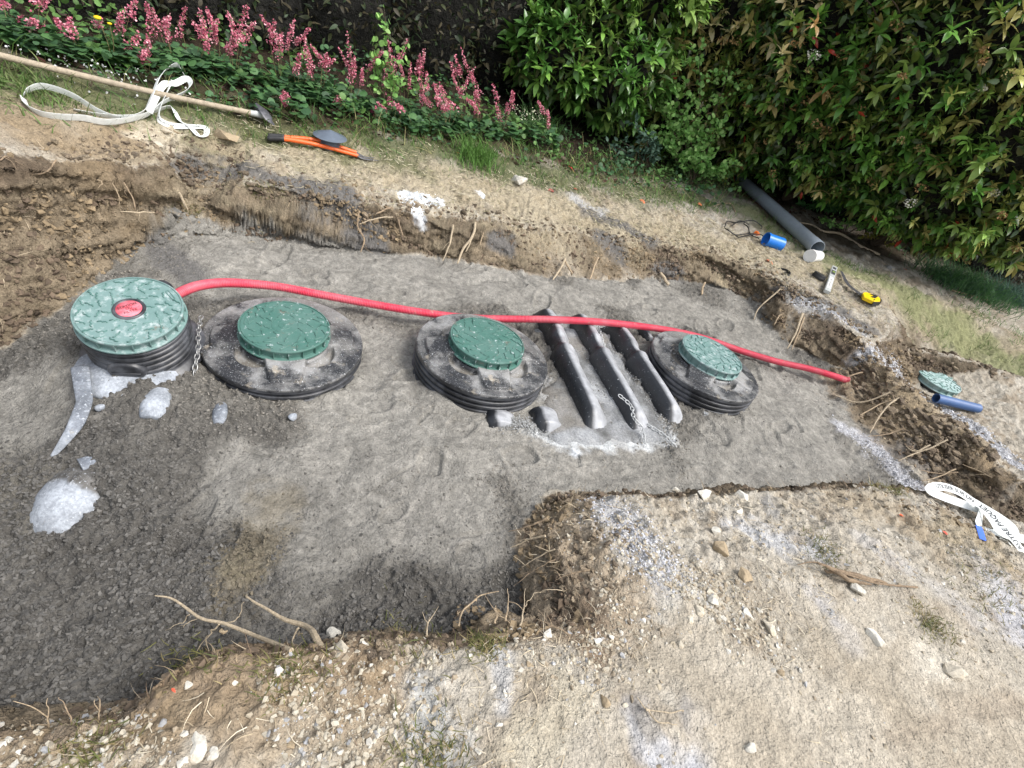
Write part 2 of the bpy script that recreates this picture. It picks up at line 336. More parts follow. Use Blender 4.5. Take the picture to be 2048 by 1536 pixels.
# ---- ground albedo (soil kinds, spilt sand, dust, wet sand), plus shade painted behind the border
def C(*c): return np.array(c, float)
s_ = sandxy(gx, gy); s_ = s_ + .03 * fbm(gx, gy, 9, 4, 1) + .012 * fbm(gx, gy, 40, 2, 6)
M = sstep(-.012, .012, s_)
sm = smoothness(gx, gy); n1 = fbm(gx, gy, 1.2, 4, 31); n2 = fbm(qx, qy, 7, 4, 32); n3 = fbm(qx, qy, 40, 3, 33); n4 = fbm(qx, qy, 18, 4, 34)
def mixn(a, b, t): return a + (b - a) * np.asarray(t)[:, None]
dark = C(.092, .087, .079); mid = C(.143, .135, .12); lite = C(.235, .224, .2)
dist = gx * .45 + gy * .89                           # towards the far end the sand is drier
wet = sstep(1.7, .95, gy + .05 * (gx + 1) + .3 * n1 + .1 * n2)
sandc = mixn(np.broadcast_to(mid, (NVg, 3)), lite, sstep(.2, .8, sm + .25 * n2)); sandc = mixn(sandc, dark, np.clip(wet * (1 - .65 * sm), 0, 1))
sandc = sandc * (1 + .22 * n3 + .18 * n2)[:, None]
top_ = C(.36, .325, .268); brown = C(.115, .088, .062); clay = C(.19, .152, .105); clay2 = C(.13, .105, .074)
soil = mixn(np.broadcast_to(top_, (NVg, 3)), C(.28, .235, .178), sstep(-.2, .5, n2)); soil = mixn(soil, C(.43, .395, .335), sstep(.1, .6, n4 + .4 * n1))
# wall: dark rooty topsoil above, ochre clay below
zt = bil(HR, gx + nxv * -.25, gy + nyv * -.25)       # height of the bank behind the wall
dep = zt - H
wallc = mixn(np.broadcast_to(brown, (NVg, 3)), clay, sstep(.06, .16, dep + .05 * n2 + .02 * n4)); wallc = mixn(wallc, clay2, sstep(0, .5, n1 + n2))
wallc = wallc * (1 + .3 * n3 + .3 * n4)[:, None]
soil = mixn(soil, wallc, sstep(.35, .8, slope + .2 * n2))
g = mixn(soil, sandc, M)
def paint(px, r, col, st=1., soft=.6, nz=.5, f=8, raw=None, only=None):
    global g
    path = raw if raw is not None else XY(px); d = dpoly(gx, gy, path) / r
    m = sstep(1 + soft * .5, 1 - soft, d + nz * fbm(qx, qy, f, 4, len(px) + int(px[0][0])) * 1.3) * st
    if only == 'sand': m = m * M
    if only == 'soil': m = m * (1 - M)
    g = mixn(g, np.asarray(col, float), np.clip(m, 0, 1)); return m
straw = (.33, .28, .19); greyd = (.13, .125, .12); dust = (.4, .4, .4); greyb = (.34, .35, .36)
# lawn, verge and painted hedge shade beyond the far edge
paint([(150,210),(500,275),(800,350),(1100,420),(1350,460),(1600,530),(1800,600),(2048,700)], .38, straw, .75, .8, .6, 5, only='soil')
paint([(0,150),(300,200),(620,260),(900,310),(1150,360),(1400,400)], .26, (.085, .1, .04), .85, .7, .7, 6, only='soil')
paint([(1500,420),(1650,520),(1780,570),(1900,660),(2048,740)], .3, (.2, .22, .1), .75, .8, .9, 6, only='soil')
paint([(0,90),(300,150),(600,220),(900,270),(1200,330),(1480,340)], .3, (.05, .045, .022), .95, .7, .5, 6, only='soil')
paint([(1480,370),(1560,440),(1680,480),(1850,510),(2048,590)], .35, (.055, .04, .022), .9, .7, .6, 6, only='soil')
for oy, rr_ in ((.75, .7), (1.9, 1.1), (3.4, 1.6)): paint([(0, 0)], rr_, (.028, .02, .013), 1., .35, .3, 4, raw=[(a_ - .15 * oy, b_ + oy) for a_, b_ in XY([(0,90),(300,150),(600,220),(900,270),(1200,330),(1480,350)])])  # deep shade behind the flower border, painted into the ground colour
for oy, rr_ in ((.8, .65), (1.9, 1.1), (3.4, 1.6)): paint([(0, 0)], rr_, (.03, .024, .015), 1., .35, .3, 4, raw=[(a_ + .1 * oy, b_ + oy) for a_, b_ in XY([(1480,370),(1600,430),(1750,470),(1850,510),(2048,590)])])  # same painted shade under the right-hand bushes
paint([(1480,380),(1590,460)], .14, (.12, .05, .03), .8, .7, .6, 9, only='soil')
paint([(0,230),(150,300),(250,270)], .2, (.24, .18, .11), .8, .8, .5, 6, only='soil')
# grey sand and gravel spilt on the banks
for px, r in (([(340,325),(450,345),(560,370),(690,385)], .075), ([(600,380),(650,400),(700,400)], .08), ([(1170,420),(1250,450),(1300,480)], .1), ([(1200,470),(1240,500)], .1),
              ([(1570,575),(1650,610),(1740,660)], .1), ([(700,440),(760,490)], .06), ([(985,480),(1020,490)], .06), ([(1310,540),(1360,550)], .05), ([(390,560),(330,500)], .08)):
    paint(px, r, greyd, .9, .6, .5, 9)
for px, r, c, s in (([(1150,400),(1200,420)], .07, dust, .8), ([(1590,600),(1720,665)], .06, (.4, .4, .39), .7), ([(1720,722),(1790,740),(1900,825),(1990,890),(2060,950)], .07, (.46, .46, .47), .95),
                 ([(1690,860),(1750,900),(1800,950),(1835,985)], .1, (.42, .42, .44), .8), ([(810,395),(850,400),(880,405)], .045, (.75, .78, .8), .95), ([(830,430),(845,440)], .03, (.7, .73, .76), .8), ([(960,392)], .03, (.6, .6, .6), .8),
                 ([(300,280),(340,275)], .1, (.5, .44, .34), .8)):
    paint(px, r, c, s, .7, .8, 12)
paint([(1700,770),(1790,835),(1880,900),(1940,920)], .2, (.27, .205, .13), .8, .8, .9, 9); paint([(1740,740),(1820,800),(1900,860)], .09, (.33, .26, .17), .7, .8, .9, 9)
# foreground: dusty gravel patches and streaks
for px, r, c, s in (([(1210,1010),(1270,1080),(1330,1150)], .09, dust, .85), ([(1260,1090),(1290,1120)], .05, (.22, .215, .21), .85), ([(1380,1180),(1420,1200)], .1, (.5, .47, .4), .5), ([(850,1330),(860,1440),(850,1520)], .035, greyd, .8),
                 ([(855,1380),(880,1480),(900,1536)], .07, (.4, .4, .38), .8), ([(1000,1300),(1010,1420)], .03, dust, .7), ([(1040,1500),(1120,1400)], .08, (.44, .4, .31), .6), ([(1270,1440),(1330,1500),(1380,1530)], .07, (.42, .43, .46), .85),
                 ([(1260,1400),(1290,1460)], .03, greyd, .7), ([(1380,1440),(1420,1430)], .04, (.25, .25, .26), .7), ([(1480,1050),(1560,1090),(1640,1100)], .07, (.45, .46, .48), .7), ([(1640,1200),(1680,1260),(1700,1290)], .05, (.35, .35, .37), .75),
                 ([(1540,1000),(1550,1030)], .05, (.22, .22, .22), .7), ([(1740,1090),(1850,1160),(1950,1230)], .07, (.42, .41, .4), .5), ([(2010,1180),(2048,1260)], .12, (.42, .42, .44), .85), ([(1900,1060),(1980,1100),(2040,1180)], .12, (.3, .24, .15), .6),
                 ([(1700,1000),(1800,1030),(1860,1080)], .12, (.29, .235, .16), .6), ([(1500,1450),(1700,1400),(1900,1380),(2048,1450)], .3, (.4, .355, .285), .7), ([(1900,1500),(2000,1540)], .2, (.34, .295, .23), .7), ([(1650,1300),(1750,1340),(1800,1390)], .1, (.3, .26, .2), .6), ([(1350,1330),(1420,1400),(1500,1440)], .12, (.31, .27, .21), .6), ([(1780,1480),(1900,1440),(2040,1400)], .05, (.31, .26, .2), .6), ([(1500,1180),(1560,1240)], .1, (.3, .27, .22), .5), ([(1850,1320),(1900,1345)], .06, (.55, .51, .43), .6),
                 ([(300,1420),(450,1340),(700,1320)], .13, (.23, .17, .11), .85), ([(60,1490),(300,1480)], .08, (.25, .19, .12), .7), ([(560,1400),(700,1420)], .14, (.26, .2, .13), .6),
                 ([(1120,1050),(1160,1120),(1200,1200),(1130,1250)], .13, (.31, .25, .18), .85), ([(1070,1130),(1100,1180)], .05, (.2, .17, .13), .7), ([(1100,1010),(1160,1020)], .06, (.26, .2, .12), .6), ([(1180,1240),(1190,1290)], .07, (.17, .12, .08), .8)):
    paint(px, r, c, s, .8, .8, 10, only='soil')
for px, r, c, s in (([(470,1170),(520,1080),(560,1000)], .09, (.17, .14, .09), .4), ([(480,1130)], .08, (.19, .165, .11), .45), ([(1150,905)], .03, (.6, .63, .66), .9), ([(1410,828)], .017, (.6, .64, .68), .9), ([(0,960),(60,1000)], .12, (.13, .12, .1), .5),
                 ([(1070,865),(1140,880),(1240,890),(1340,880)], .05, (.55, .57, .58), .8), ([(1800,905),(1860,940)], .1, greyd, .7)):
    paint(px, r, c, s, .8, .8, 14)
# packed white dust over the buried tank between its ribs
for l in ([(1115,640),(1150,720),(1190,800),(1240,885)], [(1190,650),(1230,720),(1280,800),(1320,870)], [(1080,760),(1100,810),(1130,860)]): paint(l, .07, (.33, .33, .325), .8, .6, .9, 16)
g = np.clip(g * (1 + .12 * n3)[:, None], .012, .9)
nyv_ = len(AY); i = np.arange(len(AX) - 1)[:, None]; j = np.arange(nyv_ - 1)[None]
quads = np.stack([i * nyv_ + j, (i + 1) * nyv_ + j, (i + 1) * nyv_ + j + 1, i * nyv_ + j + 1], -1).reshape(-1, 4)
M_ground = mat('ground_soil', attr='Col', rough=.95, spec=.15, noise=[(30, .18), (110, .25)], bump=[(50, .011, 3), (120, .006, 1)])
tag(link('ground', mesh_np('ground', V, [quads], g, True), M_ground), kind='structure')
#STAGE2

# ------------------------------------------------------------------ access covers on the buried tanks
wd = (.62, .66, .68)
M_lid = mat('green_plastic', (.04, .135, .105), .42, noise=(30, .15), dust=[((.11, .2, .175), 5, .52, .22), ((.16, .15, .12), 14, .64, .06), (wd, 34, .64, .05)], bump=[(400, .0006, 3)])
M_lidd = mat('green_plastic_dusty', (.1, .2, .18), .5, noise=(30, .12), dust=[((.19, .285, .275), 4, .45, .25), ((.17, .16, .125), 10, .66, .06), ((.46, .52, .52), 24, .6, .09)], bump=[(400, .001, 3)])
M_lidp = mat('green_plastic_relief_shade', (.075, .17, .15), .45, noise=(30, .2), dust=((.2, .32, .3), 12, .58, .1))  # darker green puts the edge shade of the raised strokes into the colour
M_blk = mat('black_plastic', (.018, .019, .022), .38, noise=(20, .3), dust=[((.13, .135, .15), 6, .56, .15), (wd, 90, .72, .03)])
M_blkd = mat('black_plastic_dusty', attr='Col', rough=.45, noise=(20, .2), dust=[((.4, .4, .4), 3.2, .6, .07), ((.33, .29, .23), 11, .64, .06), ((.27, .265, .255), 7, .57, .12), ((.58, .6, .62), 150, .62, .03)], bump=[(200, .002, 4)])
M_rib = mat('tank_plastic', attr='Col', rough=.4, noise=(25, .2), dust=[((.45, .48, .5), 60, .66, .03)], bump=[(60, .003, 4)])
M_red = mat('red_label', (.62, .07, .1), .5, noise=(60, .2), dust=((.75, .3, .35), 20, .55, .15)); M_ink = mat('ink', (.06, .03, .03), .6)

def half_hex(r, th, rot, w=.0105, s=1.):
    """a raised broken-hexagon stroke on the lid"""
    p = np.array([(-1.25, -.9), (-.55, -.9), (0, 0), (-.15, 0), (.55, 0), (1.1, .9)])[[0, 1, 2, 4, 5]] * w * s
    c, q = cos(rot), sin(rot); p = p @ np.array([[c, q], [-q, c]]); return p + [r * cos(th), r * sin(th)]
def make_lid(parent, r0, m, cap=False):
    k = r0 / .2; t = .055 * k; mb = MB()
    prof = [(0, 0), (.1, .0005), (.188, -.001), (.19, -.004), (.192, -.004), (.1935, .001), (.198, .0005), (.2005, -.003), (.2005, -.009), (.191, -.011), (.1885, -.043), (.2, -.045), (.206, -.048), (.206, -.054), (.18, -.055), (.17, -.04)]
    mb.add(*lathe([(a * k, b * k) for a, b in prof], 128))
    for i in range(20):
        a = (i + .3) * tau / 20; M = np.array([[cos(a), -sin(a), 0], [sin(a), cos(a), 0], [0, 0, 1]])
        mb.add(*box((.1955 * k * cos(a), .1955 * k * sin(a), -.028 * k), (.0125 * k, .0032, .037 * k), M))
    lid = mb.obj('lid', m, parent); lid.data.polygons.foreach_set('use_smooth', [True] * len(lid.data.polygons)); lid.data.set_sharp_from_angle(angle=R(35))
    e = MB()
    def stroke(p, w=.0029, h=.004):
        q = np.array([(x, y, .0002) for x, y in p]); e.add(*tube(q, w, 6, flat=h / w))
    rr = random.Random(int(r0 * 1e4) + (3 if cap else 0))
    rings = [(.077, 8), (.111, 12), (.145, 16), (.174, 19)]
    for q, (r, n) in enumerate(rings):
        for i in range(n):
            th = (i + .5 * (q % 2)) * tau / n + rr.uniform(-.02, .02)
            if q == 3 and (i in (3, 4)): continue
            stroke(half_hex(r * k, th, th + pi / 2 + (0, .5, 0, -1.1)[i % 4] + rr.choice((0, pi)), .0125 * k))
    if not cap:
        for rr_ in (.028, .058): a = np.arange(64) * tau / 64; e.add(*tube(np.stack([rr_ * np.cos(a), rr_ * np.sin(a), 0 * a], 1), .0018, 6, True))
        e.add(*lathe([(0, .0014), (.008, .0013), (.009, 0)], 16))
    a0 = 3.9 * tau / 22; c0 = np.array([.166 * k * cos(a0), .166 * k * sin(a0)]); u = np.array([-sin(a0), cos(a0)]); w = np.array([cos(a0), sin(a0)])
    cap_ = [c0 + u * (.03 * sx_) * k + w * (.006 * sy_) * k for sx_, sy_ in ((-1, -.7), (-.9, -1), (.9, -1), (1, -.7), (1, .7), (.9, 1), (-.9, 1), (-1, .7), (-1, -.7))]; stroke(cap_, .0014, .002)
    e.obj('raised_pattern', M_lidp if m is M_lidd else M_lid, lid); return lid
def collar(parent, px, deep, rc=.359):
    """black shouldered collar: polar height field + corrugated side; px = photo pixel of one raised pad"""
    d = P(*px, z=parent.location.z)[:2] - np.array(parent.location[:2]); a0 = math.atan2(d[1], d[0])
    n = 288; rs = np.concatenate([np.linspace(.17, .352, 54), [.356, .359, .3595]]); th = np.arange(n) * tau / n
    rr, tt = np.meshgrid(rs, th, indexing='ij'); z = .018 * sstep(.3, .2, rr); 
    dth = (tt - a0 + pi / 4) % (pi / 2) - pi / 4; lat = rr * np.sin(dth); hw = .088 - .2 * (rr - .2); pad = sstep(hw + .004, hw - .004, np.abs(lat)) * sstep(.318, .311, rr)
    dm = (tt - a0) % (pi / 2) - pi / 4; slot = sstep(.56, .45, np.abs(dm)) * sstep(.204, .212, rr) * sstep(.262 - .09 * dm**2 * 2, .25 - .09 * dm**2 * 2, rr) * (1 - pad)
    z = z + pad * .019 - slot * .034; z[-3:] -= np.array([.001, .004, .012])[:, None]
    cc = np.ones(rr.shape + (3,)) * (.022, .023, .026); sl_ = sstep(.5, 1, slot)[..., None]; cc = cc * (1 - sl_) + np.array((.17, .155, .13)) * sl_
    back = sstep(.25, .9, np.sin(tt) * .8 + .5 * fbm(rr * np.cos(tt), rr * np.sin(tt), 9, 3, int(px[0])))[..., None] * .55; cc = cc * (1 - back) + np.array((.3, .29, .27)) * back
    V = np.stack([rr * np.cos(tt), rr * np.sin(tt), z], -1).reshape(-1, 3); i = np.arange(len(rs) - 1)[:, None]; j = np.arange(n)[None]; j2 = (j + 1) % n
    q = np.stack([i * n + j, (i + 1) * n + j, (i + 1) * n + j2, i * n + j2], -1).reshape(-1, 4); mb = MB(); mb.add(V, [q], cc.reshape(-1, 3))
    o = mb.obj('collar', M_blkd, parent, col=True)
    pr = [(rc, -.011)]; zc = -.016
    while zc > -deep: pr += [(rc, zc), (rc, zc - .012), (rc - .004, zc - .014), (rc - .012, zc - .017), (rc - .012, zc - .026), (rc - .003, zc - .029)]; zc -= .031
    sb = MB(); sb.add(*lathe(pr, 128)); sd = sb.obj('side_rings', M_blk, parent); sd.data.set_sharp_from_angle(angle=R(50))
    nk = MB(); nk.add(*lathe([(.185, .06), (.185, .0), (.18, -.03)], 64)); nk.obj('neck', M_blk, parent)
def tilt(o, tx, ty): n = Vector((math.tan(R(tx)), math.tan(R(ty)), 1)).normalized(); o.rotation_mode = 'QUATERNION'; o.rotation_quaternion = Vector((0, 0, 1)).rotation_difference(n)
def cover(lab, x, y, z, lift, padpx, m, deep, t, rot):
    r = thing('access_cover', lab, 'access cover', (x, y, z), 'round green tank covers on black collars'); collar(r, padpx, deep); l = make_lid(r, .2, m); l.location.z = lift; l.rotation_euler.z = rot; tilt(r, *t); return r
cover('clean green lid on a wide dust-smeared black collar beside the thin chain', -1.1, 1.855, .06, .084, (572, 756), M_lid, .12, (-.2, -1.), 2.4)
cover('green lid on a black collar with stacked rings, left of the three long ribs', -.2, 2.238, .121, .082, (990, 768), M_lid, .22, (.6, 1.5), .5)
cover('white dusted green lid on a tilted grey collar right of the long ribs', 1.115, 2.932, .133, .084, (1396, 758), M_lidd, .22, (.95, 2.4), 1.6)

def text_mesh(s, size, font_off=.0, ext=.0006):
    c = bpy.data.curves.new('t', 'FONT'); c.body = s; c.size = size; c.extrude = ext; c.align_x = 'CENTER'; c.align_y = 'CENTER'; c.offset = font_off; c.resolution_u = 3
    o = bpy.data.objects.new('t', c); COL.objects.link(o); dg = bpy.context.evaluated_depsgraph_get(); me = bpy.data.meshes.new_from_object(o.evaluated_get(dg)); bpy.data.objects.remove(o); return me
# the tall filter riser with its red badge
st = thing('filter_riser', 'tall black ribbed riser with dusty green lid and red badge', 'tank riser', (-1.54, 1.476, .263)); tilt(st, 2.38, -11.6)
l = make_lid(st, .188, M_lidd, True); ta = P(275, 614, .263) - P(235, 622, .263); ta = math.atan2(ta[1], ta[0]) + .02
b = MB(); b.add(*lathe([(0, .0035), (.046, .0035), (.0475, .006), (.053, .0065), (.057, .004), (.058, 0)], 64)); bd = b.obj('badge_ring', M_blk, l)
b = MB(); b.add(*lathe([(0, .0046), (.0445, .0046), (.045, .003)], 48)); rd = b.obj('badge', M_red, l)
for s, yy, sz in (('STATION', .016, .0165), ('OU', 0, .015), ('FILTRE', -.017, .0165)):
    o = link('lettering', text_mesh(s, sz, .00015, .0003), M_ink, l); o.location = (-yy * sin(ta), yy * cos(ta), .0049); o.rotation_euler.z = ta
    o.matrix_parent_inverse.identity()
l.rotation_euler.z = -.02
pr = [(.17, -.04), (.185, -.045), (.189, -.06)]; zc = -.062
for k in range(5): pr += [(.193, zc), (.194, zc - .008), (.19, zc - .011), (.181, zc - .014), (.181, zc - .021), (.19, zc - .025)]; zc -= .029
pr += [(.19, zc), (.2, zc - .01), (.215, zc - .014), (.23, zc - .03)]
b = MB(); b.add(*lathe(pr, 128)); o = b.obj('riser_body', M_blk, st); o.data.set_sharp_from_angle(angle=R(45))
a = math.atan2(*(P(245, 735, .1)[:2] - np.array((-1.54, 1.476)))[::-1]); M_ = np.array([[0, sin(a), cos(a)], [0, -cos(a), sin(a)], [1, 0, 0]])
v, f = lathe([(0, .012), (.02, .012), (.05, .01), (.055, .004), (.057, -.02)], 40); v[:, 0] *= .85; v[:, 1] *= 1.2
pl = MB(); pl.add(v @ M_.T + [.193 * cos(a), .193 * sin(a), -.155], f); pl.add(*box((.206 * cos(a), .206 * sin(a), -.155), (.1, .004, .003), np.array([[-sin(a), cos(a), 0], [cos(a), sin(a), 0], [0, 0, 1]]))); pl.obj('inlet_plug', M_blk, st)
v, f = lathe([(.02, 0), (.033, 0), (.035, .01), (.035, .05), (.03, .055)], 24); a = math.atan2(*(P(372, 585, .13)[:2] - np.array((-1.54, 1.476)))[::-1]); M_ = np.array([[0, sin(a), cos(a)], [0, -cos(a), sin(a)], [1, 0, 0]])
pl = MB(); pl.add(v @ M_.T + [.18 * cos(a), .18 * sin(a), -.075], f); pl.obj('hose_socket', M_blk, st)
# far lid standing in the side trench
r5 = thing('access_cover', 'pale dusty green lid in the side trench behind the gravel ridge', 'access cover', (3.48, 4.37, -.045)); l = make_lid(r5, .19, mat('green_plastic_pale', (.2, .33, .31), .5, noise=(20, .2), dust=((.42, .5, .5), 9, .52, .15))); l.location.z = .055; tilt(r5, -.5, -1.5)
b = MB(); b.add(*lathe([(.16, .03), (.165, 0), (.17, -.03), (.165, -.06), (.17, -.12)], 64)); b.obj('riser_body', M_blk, r5)

# ------------------------------------------------------------------ buried tank with ribs
def rib_mesh(p0, p1, hgt=.12, wid=1.4, notch=True, z0=0., ends=(.1, .14), bulge=0.):
    a = np.array(P(*p0, 0.)[:2]); b_ = np.array(P(*p1, 0.)[:2]); L = np.linalg.norm(b_ - a); d = (b_ - a) / L; side = np.array([-d[1], d[0]]); 
    if side[0] < 0: side = -side
    n = 70; t = np.linspace(0, 1, n); arch = np.minimum(1, np.minimum(sstep(-.02, ends[0], t), sstep(1.0, 1 - ends[1], t))) * (1 - .25 * (t - .45)**2 * 4)
    ww = np.ones(n)
    if notch:
        k = sstep(.07, .02, np.abs(t - .37)); arch = arch * (1 - .1 * k) + .05 * sstep(.04, .0, np.abs(t - .43)); ww = 1 - .22 * k + .15 * sstep(.05, .01, np.abs(t - .44))
    prof = np.array([(-.03, -.9), (-.025, -.1), (-.018, .5), (-.009, .82), (.004, .96), (.02, 1.), (.04, .93), (.06, .7), (.08, .38), (.1, 0), (.11, -.9)]); prof[:, 0] *= wid
    V = []; Cc = []
    for i in range(n):
        c = a + d * t[i] * L + side * (.03 + .006 * sin(t[i] * 9)); 
        for u, v in prof:
            hh = (v * hgt * arch[i] if v > 0 else v * .09) + z0 - (1 - arch[i]) * .03
            q = c + side * ((u - .03) * ww[i] + .03); V.append((q[0], q[1], hh)); 
            du = .55 if (v > .8 and u > .01) or u > .05 else 0.; du *= 1.25 + 2.2 * max(0, fbm(np.array([q[0]]), np.array([q[1]]), 22, 4, 4)[0] + .1); du = min(du, .9)
            Cc.append(np.array((.02, .022, .026)) * (1 - du) + np.array((.42, .43, .45)) * du)
    m = len(prof); i = np.arange(n - 1)[:, None]; j = np.arange(m - 1)[None]; q = np.stack([i * m + j, (i + 1) * m + j, (i + 1) * m + j + 1, i * m + j + 1], -1).reshape(-1, 4)
    mb = MB(); V = np.array(V); c0 = V[:m].mean(0); c1 = V[-m:].mean(0); mb.add(V, [q[:, ::-1] if side @ np.array([d[1], -d[0]]) > 0 else q], np.array(Cc)); return mb
tc0 = P(1200, 770, 0.)
tk = thing('buried_tank', 'buried black tank with three long arched ribs rising through white dust', 'septic tank', (tc0[0], tc0[1], -.1))
def loc(mb, o): mb.v = [v - np.array(o.location) for v in mb.v]; return mb
for p0, p1, kw in (((1062, 622), (1176, 884), {}), ((1128, 632), (1266, 886), {}), ((1200, 650), (1338, 866), {}), ((966, 826), (978, 866), dict(hgt=.05, notch=False, ends=(.05, .3))), ((1056, 822), (1080, 872), dict(hgt=.055, notch=False, ends=(.05, .3))), ((1264, 648), (1287, 690), dict(hgt=.06, notch=False, ends=(.3, .2), wid=.8))):
    loc(rib_mesh(p0, p1, **kw), tk).obj('rib', M_rib, tk, col=True)
# the shell between the ribs, caked with white dust
a, b_ = P(1085, 640, 0.)[:2], P(1215, 905, 0.)[:2]; d = b_ - a; L = np.linalg.norm(d); d /= L; sd = np.array([-d[1], d[0]]); sd = sd if sd[0] > 0 else -sd
U, T_ = np.meshgrid(np.linspace(-.42, .5, 150), np.linspace(0, L, 150), indexing='ij'); X = a[0] + d[0] * T_ + sd[0] * U; Y = a[1] + d[1] * T_ + sd[1] * U
e1 = sstep(-.38, -.2, U + .22 * sstep(L * .65, L * .45, T_) * -1 + .05 * fbm(X, Y, 8, 3, 3)) * sstep(.47, .4, U + .03 * fbm(X, Y, 9, 3, 5)); e2 = sstep(0, .12, T_) * sstep(L - .0, L - .1, T_ + .04 * fbm(X, Y, 9, 3, 6))
Z = -.05 + e1 * e2 * (.072 + .006 * fbm(X, Y, 12, 3, 7) + .004 * fbm(X, Y, 60, 2, 8))
k = np.clip(.55 + .9 * fbm(X, Y, 9, 4, 9), 0, 1)[..., None]; cc = np.array((.12, .12, .115)) * (1 - k) + np.array((.36, .37, .38)) * k; br = sstep(.15, .5, fbm(X, Y, 5, 3, 19))[..., None] * .6; cc = cc * (1 - br) + np.array((.22, .2, .17)) * br
nv = 150; i = np.arange(nv - 1)[:, None]; j = np.arange(nv - 1)[None]; q = np.stack([i * nv + j, (i + 1) * nv + j, (i + 1) * nv + j + 1, i * nv + j + 1], -1).reshape(-1, 4)
mb = MB(); mb.add(np.stack([X, Y, Z], -1).reshape(-1, 3), [q], cc.reshape(-1, 3)); M_shell = mat('caked_dust', attr='Col', rough=.9, noise=[(120, .35), (500, .3)], bump=[(200, .008, 5)]); loc(mb, tk).obj('shell', M_shell, tk, col=True)

# left tank: dusty shell showing through the sand
M_pale = mat('dusty_shell', attr='Col', rough=.7, noise=[(12, .3), (90, .3)], dust=[((.3, .28, .24), 14, .66, .04), ((.5, .53, .57), 110, .62, .05)], bump=[(90, .0015, 4)])
lt = thing('buried_tank', 'pale dusty tank shell poking out of the sand below the red-badged lid', 'septic tank', (-1.3, 1.1, -.2))
def ell(c, r, rz=0, n=40, tx=0):
    v, f = lathe([(sin(t), cos(t)) for t in np.linspace(.0001, pi - .0001, n)], 64); v = v * r; c_, s_ = cos(rz), sin(rz); v = v @ np.array([[c_, s_, 0], [-s_, c_, 0], [0, 0, 1]]); return v + c, f
pc = np.array((.45, .5, .58))
def patchcol(V, seed): k = np.clip(.6 + 1.2 * fbm(V[:, 0], V[:, 1], 9, 5, seed, .6), 0, 1)[:, None]; return np.array((.13, .145, .17)) * (1 - k) + np.array((.33, .355, .39)) * k
c = P(142, 985, -.06); v, f = ell((c[0], c[1], -.19), (.135, .17, .17), .35)
bite = dpoly(v[:, 0], v[:, 1], [tuple(P(*q, -.03)[:2]) for q in ((125, 940), (160, 952), (205, 962))]) + .02 * fbm(v[:, 0], v[:, 1], 25, 3, 2); kk = sstep(.05, .036, bite)[:, None]
cc = patchcol(v, 1) * (1 - kk) + np.array((.1, .095, .088)) * (1 + .5 * fbm(v[:, 0], v[:, 1], 60, 2, 2))[:, None] * kk; v[:, 2] += kk[:, 0] * (.008 + .008 * fbm(v[:, 0], v[:, 1], 45, 2, 5)); mb = MB(); mb.add(v, f, cc)
loc(mb, lt).obj('dome', M_pale, lt, col=True)
def strip(px, rad, name='edge', flat=.32, sd=3):
    p = spline([P(*q) for q in px], 60); v, f = tube(p, np.interp(np.linspace(0, 1, 60), np.linspace(0, 1, len(rad)), rad), 16, flat=flat); v[:, 2] += .004 * fbm(v[:, 0], v[:, 1], 20, 3, 2)
    mb = MB(); mb.add(v, f, patchcol(v, sd)); return loc(mb, lt).obj(name, M_pale, lt, col=True)
strip([(160, 735, .05), (166, 780, .04), (168, 805, .03), (155, 840, .01), (138, 870, -.01), (104, 915, -.07)], [.03, .027, .026, .026, .02, .008])
strip([(190, 885, -.03), (196, 905, -.03), (205, 925, -.035)], [.012, .018, .02], sd=4)
strip([(160, 930, -.03), (200, 918, -.035), (222, 935, -.05)], [.03, .026, .016], sd=5)
v, f = ell((P(262, 728, .03)[0], P(262, 728, .03)[1], -.0), (.2, .19, .058)); mb = MB(); mb.add(v, f, patchcol(v, 8)); loc(mb, lt).obj('pad', M_pale, lt, col=True)
def lump(px0, px1, z, r, flat, nm='rib'):
    p = np.array([P(*px0, z), (P(*px0, z) + P(*px1, z)) / 2 + [0, 0, .004], P(*px1, z - .01)]); v, f = tube(spline(p, 30), r * np.sin(np.linspace(.5, pi - .5, 30))**.5, 18, flat=flat); mb = MB(); mb.add(v, f, patchcol(v, int(px0[0]))); loc(mb, lt).obj(nm, M_pale, lt, col=True)
lump((322, 782), (300, 838), .015, .05, .6); lump((443, 806), (437, 848), .0, .028, .7); lump((582, 830), (590, 838), .0, .02, .5, 'shell_spot')
lump((197, 812), (203, 820), .002, .018, .5, 'shell_spot')

# ------------------------------------------------------------------ red corrugated hose
hp = [(352, 590, .19), (372, 580, .19), (400, 571, .175), (440, 566, .15), (490, 567, .12), (560, 574, .095), (650, 591, .085), (760, 611, .08), (860, 627, .075), (940, 636, .075), (1020, 638, .09), (1100, 639, .13), (1200, 644, .13), (1300, 655, .1), (1370, 667, .08), (1425, 682, .07), (1480, 701, .06), (1550, 722, .07), (1620, 738, .08), (1665, 751, .085), (1694, 761, .06)]
p = spline([P(*q) for q in hp], 4000); p[:, 2] = np.maximum(p[:, 2], np.convolve(np.pad(bil(HR, p[:, 0], p[:, 1]), 100, mode='edge'), np.ones(201) / 201, 'valid') + .03); dl = np.concatenate([[0], np.cumsum(np.linalg.norm(np.diff(p, axis=0), axis=1))]); PITCH_H = .0085; N_ = int(dl[-1] / PITCH_H) * 6
pp = np.stack([np.interp(np.linspace(0, dl[-1], N_), dl, p[:, k]) for k in range(3)], 1); ph = (np.arange(N_) % 6); rad = np.array([.0195, .0218, .0232, .0232, .0218, .0195])[ph]
v, f = tube(pp, rad, 20); mb = MB(); mb.add(v, f); M_hose = mat('red_hose', (.66, .04, .085), .42, noise=(8, .12), dust=[((.62, .17, .2), 6, .55, .2), ((.4, .3, .25), 18, .66, .05)])
